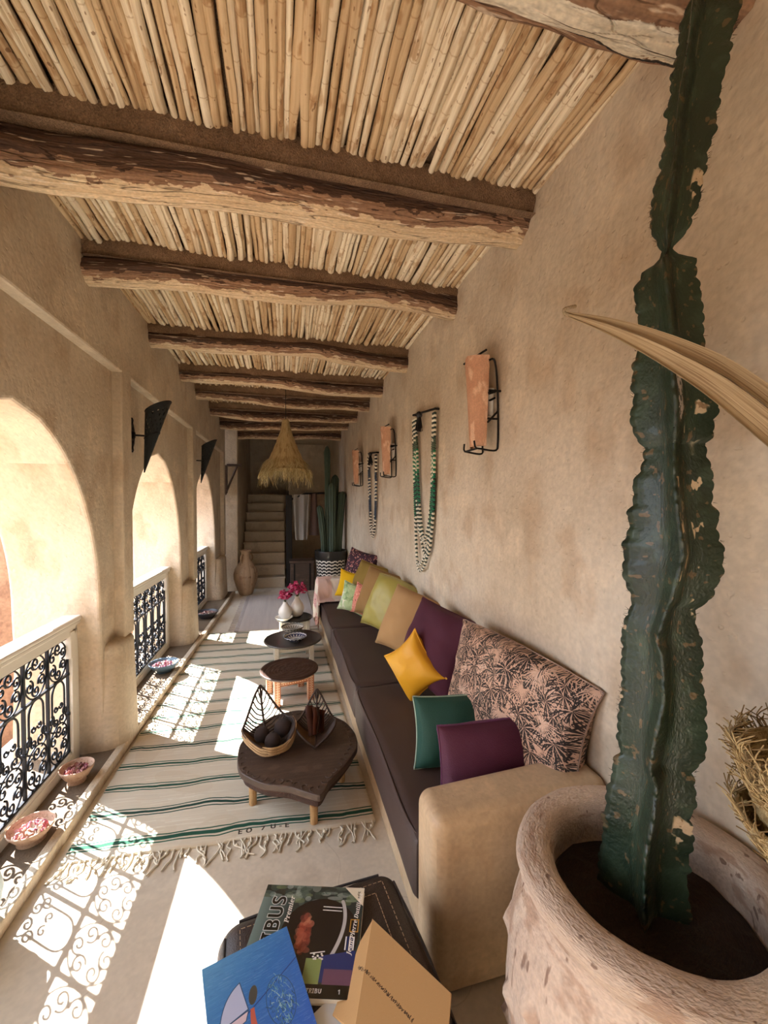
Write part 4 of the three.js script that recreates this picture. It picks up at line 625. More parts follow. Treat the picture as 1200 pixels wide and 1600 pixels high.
{ // what stands on the two far tables
  const pat = (bg, ink, n) => ctex(512, 256, (x, W, H) => { x.fillStyle = bg; x.fillRect(0, 0, W, H); x.strokeStyle = ink; x.lineWidth = 5; for (let i = 0; i < n; i++) { const a = i * W / n; for (const y of [0, 52, 104, 156, 208]) { x.beginPath(); x.moveTo(a, y + 4); x.lineTo(a + W / n / 2, y + 40); x.lineTo(a + W / n, y + 4); x.stroke(); x.beginPath(); x.arc(a + W / n / 2, y + 12, 5, 0, TAU); x.stroke(); } } }, true);
  single('bowl', lathe(bowlProfile(0.11, 0.05, 0.05), 56).translate(0.125, 0.242, -4.09), MP({ map: pat('#323a58', '#d8d4cc', 18), roughness: 0.25, clearcoat: 0.5 }), 'white bowl with dark blue zigzag pattern, the front one on the dark table', 'bowl');
  single('bowl', lathe(bowlProfile(0.118, 0.075, 0.05), 56).translate(0.105, 0.242, -4.34), MP({ map: pat('#b7b0a4', '#3c3833', 22), roughness: 0.4 }), 'grey bowl with dark zigzag bands, the back one on the dark table', 'bowl');
  const glaze = MP({ color: 0xeeeae2, roughness: 0.25, clearcoat: 0.6 });
  const vase = (x, z, R, H, label) => single('vase', lathe([[0, 0], [R * 0.55, 0], [R * 0.8, H * 0.12], [R, H * 0.38], [R * 0.86, H * 0.6], [R * 0.45, H * 0.82], [R * 0.3, H * 0.93], [R * 0.36, H], [R * 0.3, H], [R * 0.24, H * 0.92], [R * 0.5, H * 0.7], [0, H * 0.2]], 48).translate(x, 0.245, z), glaze, label, 'vase');
  vase(0.035, -4.92, 0.082, 0.2, 'round white vase on the black table, its left side in the sun');
  vase(0.175, -5.0, 0.085, 0.24, 'taller white vase on the black table beside the throw');
  single('dish', lathe([[0, 0.006], [0.05, 0], [0.06, 0.008], [0.1, 0.035], [0.104, 0.042], [0.098, 0.042], [0.055, 0.014], [0, 0.012]], 48).translate(0.02, 0.246, -4.85), glaze, 'small white dish at the sunlit rim of the black table', 'dish');
  const flowerM = [0xb01f52, 0xd23a6c, 0x8a1740, 0xe27a9c].map((c) => M({ color: c, roughness: 0.8, side: THREE.DoubleSide })), stemM = M({ color: 0x4a5a36, roughness: 0.8 });
  const bouquet = (x, z, y, R, n, label) => { const t = thing('bouquet', label, 'flowers', [x, y, z]), L = flowerM.map(() => []), S = []; for (let k = 0; k < n; k++) { const a = rr(0, TAU), e = rr(-0.15, 1.25), q = R * rr(0.45, 1), c = V(Math.cos(a) * Math.cos(e) * q, 0.05 + Math.sin(e) * q * 1.05, Math.sin(a) * Math.cos(e) * q); if (k % 4 === 0) S.push(tube([V(0, -0.08, 0), V(c.x * 0.3, c.y * 0.5, c.z * 0.3), c], 0.0018, 6, 4)); for (let j = 0; j < 6; j++) { const g = new THREE.SphereGeometry(0.011, 5, 4); g.scale(1, 0.3, 0.65); move(g, 0.009, 0, 0, rr(-0.5, 0.5), 0, rr(0, 0.9)); g.rotateY(j * TAU / 6); g.rotateX(rr(-1, 1)); g.rotateZ(rr(-1, 1)); g.translate(c.x, c.y, c.z); L[k % 4].push(g); } } mesh('stem', join(S), stemM, t); L.forEach((l, i) => { mesh('blossom', join(l), flowerM[i], t).userData.kind = 'stuff'; }); };
  bouquet(0.035, -4.92, 0.45, 0.085, 90, 'bunch of crimson and pink blossoms in the round white vase');
  bouquet(0.175, -5.0, 0.49, 0.12, 130, 'larger spread of crimson blossoms in the taller white vase');
}
// ---------------------------------------------------------------- leaf-shaped slatted baskets on the near table
const mBasket = M({ map: rep(T.darkWood, 2, 6), color: 0xb59a86, roughness: 0.55 }), mBasketMid = M({ map: rep(T.dry, 1, 1), color: 0xa08a76, roughness: 0.6 }), mBasketPale = M({ map: T.reed[1], color: 0xcdb9a2, roughness: 0.5 });
function ribbon(pts, hw, th = 0.0018) { // flat strip standing on edge along a curve
  const c = new THREE.CatmullRomCurve3(pts), N = 26, pos = [], idx = [], uv = []; for (let j = 0; j <= N; j++) { const p = c.getPointAt(j / N), d = c.getTangentAt(j / N), o = d.clone().cross(V(0, 1, 0)).normalize(), w = hw * Math.min(1, 6 * (1 - j / N) + 0.3); for (const [a, b] of [[-1, -1], [1, -1], [1, 1], [-1, 1]]) { pos.push(p.x + o.x * th * b, p.y + a * w, p.z + o.z * th * b); uv.push(a * 0.5 + 0.5, j / N); } }
  for (let j = 0; j < N; j++) for (let i = 0; i < 4; i++) { const a = j * 4 + i, b = j * 4 + (i + 1) % 4; idx.push(a, b, a + 4, b, b + 4, a + 4); } idx.push(0, 2, 1, 0, 3, 2, N * 4, N * 4 + 1, N * 4 + 2, N * 4, N * 4 + 2, N * 4 + 3);
  const g = new THREE.BufferGeometry(); g.setAttribute('position', new THREE.Float32BufferAttribute(pos, 3)); g.setAttribute('uv', new THREE.Float32BufferAttribute(uv, 2)); g.setIndex(idx); return toCreasedNormals(flat(g), 0.6);
}
function leafBasket(label, x, z, turn, k, pale) { // a leaf bowed into a cradle: rising tip behind, rolled front
  const t = thing('leaf_basket', label, 'basket', [x, TT + 0.003, z], turn);
  // local: -z runs back to the pointed tip, y up. rim curve, midrib and ribs
  const W = 0.135 * k, spine = (u) => V(0, 0.012 + 0.23 * k * Math.pow(Math.max(0, u), 2.2), mix(0.13, -0.20, (u + 1) / 2) * k);          // u -1 front .. 1 tip
  const half = (u) => W * Math.pow(Math.max(0, 1 - Math.pow(Math.abs(u), u > 0 ? 1.5 : 3)), 0.75), lift = (u) => 0.085 * k * (1 - 0.75 * Math.max(0, u));
  const rimP = (u, s) => { const c = spine(u); return V(s * half(u), c.y + lift(u) * (half(u) / W), c.z); };
  for (const s of [-1, 1]) mesh('rim', tube(Array.from({ length: 22 }, (_, i) => rimP(-1 + 2 * i / 21, s)), 0.0065 * k, 48, 6), mBasket, t);
  mesh('midrib', tube(Array.from({ length: 14 }, (_, i) => spine(-0.98 + 1.98 * i / 13)), 0.0065 * k, 30, 6), mBasket, t);
  for (let i = 0; i < 24; i++) { const u = -0.86 + 1.76 * i / 23; for (const s of [-1, 1]) { const a = spine(Math.max(-1, u - 0.05)), b = rimP(Math.min(0.97, u + 0.08), s), m = a.clone().lerp(b, 0.55); m.y = mix(a.y, b.y, 0.28); mesh('slat', tube([a, m, b], 0.0038 * k, 8, 4), u < 0.05 && s < 0 ? mBasketMid : mBasket, t); } }
  if (pale) for (const s of [-1, 1]) for (const q of [0, 1, 2]) { const dy = 0.014 * (q - 1), g = ribbon([rimP(0.0, s).multiplyScalar(1.015).add(V(0, dy - 0.014, 0)), rimP(-0.45, s).multiplyScalar(1.02).add(V(0, dy - 0.016, 0.004)), rimP(-0.85, s).add(V(0, dy - 0.016, 0.012)), V(-s * 0.03, 0.05 + dy, 0.142 * k), V(-s * 0.075, 0.062 + dy * 0.7, 0.118 * k)], 0.0055); mesh('rolled_front', g, mBasketPale, t, 'pale rolled strips at the front'); }
}
leafBasket('larger leaf-shaped slatted basket with a tall pointed back, holding dark balls', -0.07, -2.36, 0.30, 1.06, true);
leafBasket('smaller leaf-shaped slatted basket holding reddish bark strips', 0.185, -2.36, -0.12, 0.86, false);
{
  const dark = M({ color: 0x33231f, roughness: 0.85, bumpMap: rep(T.rough, 4, 4), bumpScale: 0.004 });
  const balls = [['dark brown ball at the back of the larger leaf basket', 0.0, 0.308, -2.40, 0.05], ['dark brown ball on the outer side in the larger leaf basket', -0.115, 0.30, -2.37, 0.042], ['dark brown ball resting at the front of the larger leaf basket', -0.055, 0.295, -2.30, 0.043]];
  for (const [l, x, y, z, r] of balls) single('ball', displace(new THREE.SphereGeometry(r, 26, 18), (p) => p.multiplyScalar(1 + 0.04 * fb3(p.x * 30, p.y * 30, p.z * 30, 205))).translate(x, y, z), dark, l, 'ball', 'dark balls in the leaf basket');
  const bark = [0x5e3220, 0x7d4428, 0x47261a].map((c) => M({ map: rep(T.dry, 1, 1), color: c, roughness: 0.8, side: THREE.DoubleSide }));
  const names = ['widest curled reddish bark strip in the smaller leaf basket', 'dark bark strip on the inner side of the smaller leaf basket', 'reddish bark strip leaning on the basket back', 'short bark strip at the front of the smaller leaf basket', 'bark strip lying under the others in the smaller leaf basket'];
  for (let k = 0; k < 5; k++) { const g = new THREE.CylinderGeometry(0.034 - 0.003 * k, 0.022, 0.16 - 0.012 * k, 11, 12, true, 0.4, 1.7 + 0.2 * k); let h = displace(g, (p) => { p.x += 0.008 * Math.sin(p.y * 30 + k) + 0.004 * n3(p.x * 60, p.y * 30, k, 206); p.z += 0.006 * Math.sin(p.y * 44 + k) + 0.004 * n3(p.x * 60, p.y * 30, k, 207); }); h.rotateY(-0.9 + 0.5 * k); move(h, 0.148 + 0.018 * k, 0.322 + 0.004 * (k % 3), -2.40 + 0.008 * (k % 2), -0.8 + 0.05 * k, 0, 0.12 - 0.1 * k); single('bark_strip', h, bark[k % 3], names[k], 'bark strip', 'bark strips in the smaller leaf basket'); }
}
// ---------------------------------------------------------------- leather ottoman with books
{
  const t = thing('ottoman', 'square dark brown stitched leather ottoman carrying books at the near end', 'ottoman', [0.115, 0, -1.005], 0.11);
  const mL = MP({ color: 0x2e211d, roughness: 0.42, bumpMap: rep(T.leather, 6, 6), bumpScale: 0.0015, clearcoat: 0.15, clearcoatRoughness: 0.5 }), S = 0.53, H = 0.4;
  let g = new THREE.BoxGeometry(S, H, S, 28, 18, 28);
  g = displace(g, (p) => { const r = 0.06, q = [['x', S], ['y', H], ['z', S]].map(([k, d]) => Math.max(Math.abs(p[k]) - (d / 2 - r), 0)), l = Math.hypot(...q); if (l > r) ['x', 'y', 'z'].forEach((k, i) => { p[k] = Math.sign(p[k]) * (Math.abs(p[k]) - q[i] + q[i] * r / l); }); const b = 1 + 0.06 * (1 - (p.y / (H / 2)) ** 2); p.x *= b; p.z *= b; p.x += 0.004 * fb3(p.y * 9, p.z * 7, 1, 211); p.z += 0.004 * fb3(p.y * 9, p.x * 7, 2, 212); });
  g.translate(0, H / 2, 0); mesh('leather_body', boxUV(g), mL, t);
  const st = [], thread = M({ color: 0xa08a70, roughness: 0.8 });
  for (const off of [0.052, 0.085]) for (let side = 0; side < 4; side++) for (let k = 0; k < 26; k++) { const a = -S / 2 + off + (S - 2 * off) * (k + 0.5) / 26, b = new RoundedBoxGeometry(0.011, 0.0016, 0.0022, 1, 0.0007); b.translate(a, H + 0.0003 - (off < 0.06 ? 0.0012 : 0), S / 2 - off); b.rotateY(side * PI / 2); st.push(b); }
  mesh('stitching', join(st), thread, t).userData.kind = 'stuff';
  for (let s = 0; s < 4; s++) mesh('seam', tube([[-S / 2 + 0.05, H - 0.018, S / 2 - 0.012], [0, H - 0.018, S / 2 - 0.004], [S / 2 - 0.05, H - 0.018, S / 2 - 0.012]], 0.004, 20, 5).rotateY(s * PI / 2), mL, t);
}
const OT = 0.401;
function bookGeo(w, h, d) { return box(w, d, h, 0, d / 2, 0, 0.0015, 1); }
const topUV = (w, h) => { const g = new THREE.PlaneGeometry(w, h); g.rotateX(-PI / 2); return g; };
function book(name, label, x, y, z, turn, w, h, d, cover, edge, cat = 'book') {
  const t = thing(name, label, cat, [x, y, z], turn);
  mesh('pages', bookGeo(w - 0.004, h - 0.004, d - 0.002).translate(0, 0.001, 0), edge, t);
  const c = new RoundedBoxGeometry(w, 0.0014, h, 1, 0.0006); const p = c.attributes.position, n = c.attributes.normal, uv = c.attributes.uv; for (let i = 0; i < p.count; i++) uv.setXY(i, p.getX(i) / w + 0.5, 0.5 - p.getZ(i) / h); c.translate(0, d - 0.0007, 0);
  mesh('front_cover', c, cover, t); mesh('back_cover', box(w, 0.0014, h, 0, 0.0007, 0, 0), edge, t); return t;
}
const paper = M({ color: 0xe2dccf, roughness: 0.8 });
T.mag = ctex(1024, 970, (x, W, H) => {
  seed = 221; x.fillStyle = '#2c3431'; x.fillRect(0, 0, W, H);
  for (let i = 0; i < 60; i++) { x.fillStyle = ['#56665c', '#8b9a92', '#3b4a42', '#a9b4ae', '#6d7c58'][i % 5]; x.globalAlpha = 0.55; x.beginPath(); x.ellipse(rr(0, W), rr(0, H * 0.2), rr(20, 80), rr(14, 46), 0, 0, TAU); x.fill(); } x.globalAlpha = 1;
  const g = x.createLinearGradient(0, 0, W * 0.35, 0); g.addColorStop(0, '#6f8480'); g.addColorStop(1, '#27302d'); x.fillStyle = g; x.fillRect(0, H * 0.14, W * 0.32, H);
  x.fillStyle = '#171316'; x.beginPath(); x.ellipse(W * 0.62, H * 0.5, W * 0.36, H * 0.36, 0, 0, TAU); x.fill();
  for (let i = 0; i < 46; i++) { x.fillStyle = ['#8c3a2e', '#b25a44', '#6c2a24', '#c27a5e'][i % 4]; x.globalAlpha = 0.5; x.beginPath(); x.ellipse(W * (0.44 + 0.09 * rnd()), H * (0.32 + 0.32 * rnd()), rr(20, 60), rr(16, 50), rr(0, 3), 0, TAU); x.fill(); } x.globalAlpha = 1;
  x.strokeStyle = '#b9b6b4'; x.lineWidth = 34; x.lineCap = 'round'; x.beginPath(); x.moveTo(W * 0.80, H * 0.16); x.quadraticCurveTo(W * 0.90, H * 0.38, W * 0.76, H * 0.68); x.stroke();
  x.lineWidth = 9; x.strokeStyle = '#e8e4e0'; for (const y of [0.22, 0.255]) { x.beginPath(); x.moveTo(W * 0.62, H * y); x.lineTo(W * 0.8, H * (y + 0.005)); x.stroke(); } x.beginPath(); x.moveTo(W * 0.58, H * 0.66); x.lineTo(W * 0.7, H * 0.64); x.stroke();
  x.fillStyle = '#22306a'; x.beginPath(); x.moveTo(W * 0.6, H * 0.88); x.lineTo(W * 0.66, H * 0.68); x.lineTo(W * 0.97, H * 0.62); x.lineTo(W * 0.97, H * 0.9); x.fill();
  x.fillStyle = '#84945a'; x.fillRect(W * 0.55, H * 0.7, W * 0.14, H * 0.2); x.fillStyle = '#6a4860'; x.fillRect(W * 0.72, H * 0.78, W * 0.24, H * 0.12);
  for (let i = 0; i < 5; i++) { x.fillStyle = i % 2 ? '#22306a' : '#e6e6ea'; x.fillRect(W * 0.87 + i * 18, H * 0.5, 12, H * 0.12); } x.strokeStyle = '#b98a3a'; x.lineWidth = 10; x.strokeRect(W * 0.9, H * 0.34, 74, 110);
  for (let i = 0; i < 14; i++) { x.fillStyle = '#e4e0d8'; x.beginPath(); x.ellipse(W * (0.6 + 0.1 * rnd()), H * (0.66 + 0.06 * rnd()), 10, 7, 0, 0, TAU); x.fill(); }
  x.fillStyle = '#e3d9c2'; x.beginPath(); x.moveTo(W * 0.80, 0); x.lineTo(W, 0); x.lineTo(W, H * 0.2); x.closePath(); x.fill(); x.fillStyle = '#1a1a1a'; x.font = 'bold 40px sans-serif'; x.save(); x.translate(W * 0.965, H * 0.12); x.rotate(-PI / 2); x.fillText('edit', 0, 0); x.restore();
  x.save(); x.translate(W * 0.235, H * 0.72); x.rotate(-PI / 2); x.font = 'bold 190px sans-serif'; x.lineWidth = 12; x.strokeStyle = '#d9dcda'; x.strokeText('NIBUS', 0, 0); x.fillStyle = '#10181a'; x.fillText('NIBUS', 0, 0); x.restore();
  x.save(); x.translate(W * 0.315, H * 0.4); x.rotate(-PI / 2); x.font = 'italic bold 64px serif'; x.fillStyle = '#e8e4dc'; x.fillText('Premier', 0, 0); x.restore();
  x.save(); x.translate(W * 0.93, H * 0.66); x.rotate(-PI / 2 + 0.1); x.font = 'italic bold 54px serif'; x.fillStyle = '#f0ece4'; x.fillText('Jean-Pierre Dutilleux', 0, 0); x.restore();
  x.fillStyle = '#0b0b0c'; x.fillRect(0, H * 0.9, W, H * 0.1); x.fillStyle = '#d8d8d8'; x.font = 'bold 46px sans-serif'; x.fillText('TRIBU', W * 0.6, H * 0.965); x.fillText('1', W * 0.86, H * 0.965);
});
book('magazine', 'dark glossy magazine with a photographed face and NIBUS lettering, under the blue book', 0.057, OT, -1.115, -0.286, 0.30, 0.284, 0.018, MP({ map: T.mag, roughness: 0.25, clearcoat: 0.6, clearcoatRoughness: 0.15 }), paper, 'magazine');
T.blue = ctex(768, 900, (x, W, H) => {
  seed = 231; const g = x.createLinearGradient(0, 0, W, H); g.addColorStop(0, '#5c9bc8'); g.addColorStop(0.45, '#2f72b8'); g.addColorStop(1, '#2f63c0'); x.fillStyle = g; x.fillRect(0, 0, W, H);
  for (let i = 0; i < 900; i++) { x.globalAlpha = 0.16; x.fillStyle = ['#8fb7e0', '#1f4f9a', '#5aa6dc', '#b7c8ea'][i % 4]; x.fillRect(rnd() * W, rnd() * H, rr(20, 90), rr(2, 7)); } x.globalAlpha = 1;
  x.strokeStyle = '#1c3f80'; x.lineWidth = 9; x.beginPath(); x.moveTo(W, H * 0.34); x.lineTo(W * 0.45, H * 0.56); x.lineTo(0, H * 0.72); x.stroke();
  x.strokeStyle = '#26486e'; x.fillStyle = '#b9c0dc'; x.lineWidth = 7; x.beginPath(); x.moveTo(W * 0.1, H * 0.60); x.quadraticCurveTo(W * 0.16, H * 0.36, W * 0.36, H * 0.3); x.lineTo(W * 0.4, H * 0.55); x.closePath(); x.fill(); x.stroke();
  x.fillStyle = '#d9c2cc'; x.beginPath(); x.moveTo(W * 0.08, H * 0.6); x.lineTo(W * 0.4, H * 0.56); x.lineTo(W * 0.36, H * 0.63); x.lineTo(W * 0.14, H * 0.68); x.fill(); x.stroke();
  x.fillStyle = '#4a4a44'; x.beginPath(); x.ellipse(W * 0.47, H * 0.46, 34, 70, 0.3, 0, TAU); x.fill(); x.fillStyle = '#c4604e'; x.beginPath(); x.moveTo(W * 0.42, H * 0.56); x.quadraticCurveTo(W * 0.36, H * 0.8, W * 0.44, H); x.lineTo(W * 0.52, H); x.quadraticCurveTo(W * 0.44, H * 0.75, W * 0.46, H * 0.56); x.fill();
  for (let i = 0; i < 150; i++) { x.strokeStyle = ['#3d6f86', '#6fa3a8', '#27506e', '#9cc2c0'][i % 4]; x.lineWidth = rr(2, 6); const a = rr(0, TAU), q = Math.sqrt(rnd()), cx = W * 0.73 + Math.cos(a) * q * W * 0.14, cy = H * 0.62 + Math.sin(a) * q * H * 0.2; x.beginPath(); x.moveTo(cx, cy); x.quadraticCurveTo(cx + rr(-20, 20), cy + rr(-30, 30), cx + rr(-26, 26), cy + rr(-46, 46)); x.stroke(); }
  x.strokeStyle = '#27506e'; x.lineWidth = 5; x.beginPath(); x.ellipse(W * 0.73, H * 0.62, W * 0.15, H * 0.21, 0, 0, TAU); x.stroke();
});
book('book', 'blue book with a painted sailing boat on its cover, lying on top of the magazine', -0.063, OT + 0.019, -0.985, 0.263, 0.215, 0.255, 0.014, MP({ map: T.blue, roughness: 0.28, clearcoat: 0.7, clearcoatRoughness: 0.2 }), paper);
{ // kraft-paper booklet lying half open
  const t = thing('booklet', 'tan kraft-paper booklet lying half open with one dark line of writing, beside the magazine', 'booklet', [0.24, OT + 0.001, -0.97]);
  const A = [0.241, -1.099], B = [0.386, -0.884], C = [0.34, -0.80], D = [0.15, -0.87], E2 = [0.11, -0.93], F = [0.20, -1.06];
  T.kraft = ctex(1024, 1024, (x, W, H) => { seed = 241; x.fillStyle = '#c39a66'; x.fillRect(0, 0, W, H); for (let i = 0; i < 4000; i++) { x.globalAlpha = 0.14; x.fillStyle = i % 2 ? '#d9b685' : '#a87f4e'; x.fillRect(rnd() * W, rnd() * H, rr(2, 14), 2); } x.globalAlpha = 1;
    const P = ([a, b]) => [(a - 0.08) / 0.34 * W, (b + 1.12) / 0.34 * H]; const p = P([0.183, -0.998]), q = P([0.282, -0.855]); x.strokeStyle = '#33200f'; x.lineCap = 'round'; for (let i = 0; i < 74; i++) { const f = i / 74, cx = mix(p[0], q[0], f), cy = mix(p[1], q[1], f); if (i % 9 === 8) continue; x.lineWidth = rr(3, 6); x.beginPath(); x.moveTo(cx - rr(2, 9), cy + rr(-3, 8)); x.quadraticCurveTo(cx + rr(-6, 6), cy + rr(-8, 8), cx + rr(4, 12), cy - rr(0, 12)); x.stroke(); } });
  const m = M({ map: T.kraft, roughness: 0.75 });
  const page = (poly, yf, th) => { const s = new THREE.Shape(poly.map(([a, b]) => new THREE.Vector2(a, -b))); const g = new THREE.ExtrudeGeometry(s, { depth: th, bevelEnabled: true, bevelThickness: 0.001, bevelSize: 0.001, bevelSegments: 1 }); g.rotateX(-PI / 2); const r = flat(g), p = r.attributes.position, uv = r.attributes.uv; for (let i = 0; i < p.count; i++) { const a = p.getX(i), b = p.getZ(i); uv.setXY(i, (a - 0.08) / 0.34, 1 - (b + 1.12) / 0.34); p.setY(i, p.getY(i) + yf(a, b)); p.setX(i, a - 0.24); p.setZ(i, b + 0.97); } r.computeVertexNormals(); return r; };
  const side = (a, b) => ((D[0] - A[0]) * (b - A[1]) - (D[1] - A[1]) * (a - A[0])) / Math.hypot(D[0] - A[0], D[1] - A[1]);
  mesh('cover', page([A, B, C, D], (a, b) => 0.024 + 0.05 * Math.abs(side(a, b)) * -0.2, 0.006), m, t);
  mesh('inside_page', page([A, D, E2, F], (a, b) => 0.024 - 0.34 * Math.abs(side(a, b)), 0.0025), m, t);
  mesh('page_block', page([[0.25, -1.085], [0.377, -0.888], [0.335, -0.812], [0.158, -0.88]], () => 0.002, 0.021), paper, t);
}
single('brochure', box(0.16, 0.004, 0.12, 0, 0, 0, 0.001, 1).rotateY(0.5).translate(0.10, OT + 0.0025, -0.895), MP({ map: ctex(256, 192, (x, W, H) => { seed = 251; x.fillStyle = '#d4d8dc'; x.fillRect(0, 0, W, H); x.fillStyle = '#8b7f70'; x.fillRect(0, 0, 70, H); for (let i = 0; i < 60; i++) { x.fillStyle = ['#eef0f2', '#b9bec4', '#c9b38a'][i % 3]; x.fillRect(rr(0, W), rr(90, H), rr(4, 20), rr(2, 8)); } }), roughness: 0.2, clearcoat: 0.5 }), 'pale glossy brochure showing between the blue book and the tan booklet', 'brochure');

// ---------------------------------------------------------------- big clay pot and the tall cactus
const PX = 0.82, PZ = -0.748;
{
  const t = thing('clay_pot', 'large weathered clay pot with a thick rolled rim and thumb bumps, holding the tall cactus', 'pot', [PX, 0, PZ]);
  const prof = [[0, 0], [0.2, 0], [0.214, 0.01], [0.245, 0.07], [0.275, 0.15], [0.3, 0.24], [0.313, 0.33], [0.318, 0.42], [0.313, 0.5], [0.302, 0.58], [0.285, 0.645], [0.272, 0.685], [0.270, 0.698], [0.278, 0.706], [0.290, 0.722], [0.2935, 0.738], [0.288, 0.753], [0.272, 0.762], [0.248, 0.765], [0.224, 0.760], [0.212, 0.748], [0.207, 0.725], [0.212, 0.69], [0.218, 0.63], [0.0, 0.60]], rows = [];
  const cv = new THREE.CatmullRomCurve3(prof.map(([a, b]) => V(a, b, 0)), false, 'centripetal'); for (let i = 0; i <= 110; i++) { const p = cv.getPoint(i / 110); rows.push([Math.max(0, p.x), p.y]); }
  let g = lathe(rows, 150);
  const bumps = []; for (let k = 0; k < 11; k++) { bumps.push([TAU * k / 11 + 0.1, 0.52 + 0.012 * Math.sin(k * 3)]); bumps.push([TAU * (k + 0.5) / 11 + 0.1, 0.43 + 0.012 * Math.cos(k * 2)]); if (k % 2) bumps.push([TAU * (k + 0.25) / 11, 0.3]); }
  g = displace(g, (p) => { const a = Math.atan2(p.x, p.z), r = Math.hypot(p.x, p.z); if (r < 0.15) return; let e = 0.004 * fb3(p.x * 7, p.y * 7, p.z * 7, 261) + 0.0012 * fb3(p.x * 40, p.y * 40, p.z * 40, 263); if (p.y < 0.68 && r > 0.25) for (const [ba, by] of bumps) { let da = Math.abs(a - ba); da = Math.min(da, Math.abs(TAU - da)) * r; const d2 = da * da + (p.y - by) ** 2; if (d2 < 0.003) e += 0.02 * Math.exp(-d2 / 0.00028); } const k = (r + e) / r; p.x *= k; p.z *= k; if (p.y > 0.69) p.y += 0.003 * fb3(p.x * 9, 0, p.z * 9, 265); });
  const uv = g.attributes.uv; for (let i = 0; i < uv.count; i++) uv.setXY(i, uv.getX(i) * 1.55, uv.getY(i) * 1.2);
  mesh('body', g, mClay, t);
  let s = lathe(Array.from({ length: 16 }, (_, i) => [0.215 * (1 - i / 15) + 0, 0.645]).map(([r, y]) => [Math.max(r, 0), y + 0.012 * (1 - (r / 0.215) ** 2)]), 70); s = displace(s, (p) => { p.y += 0.01 * fb3(p.x * 30, 0, p.z * 30, 267); }); mesh('soil', s, mSoil, t);
}
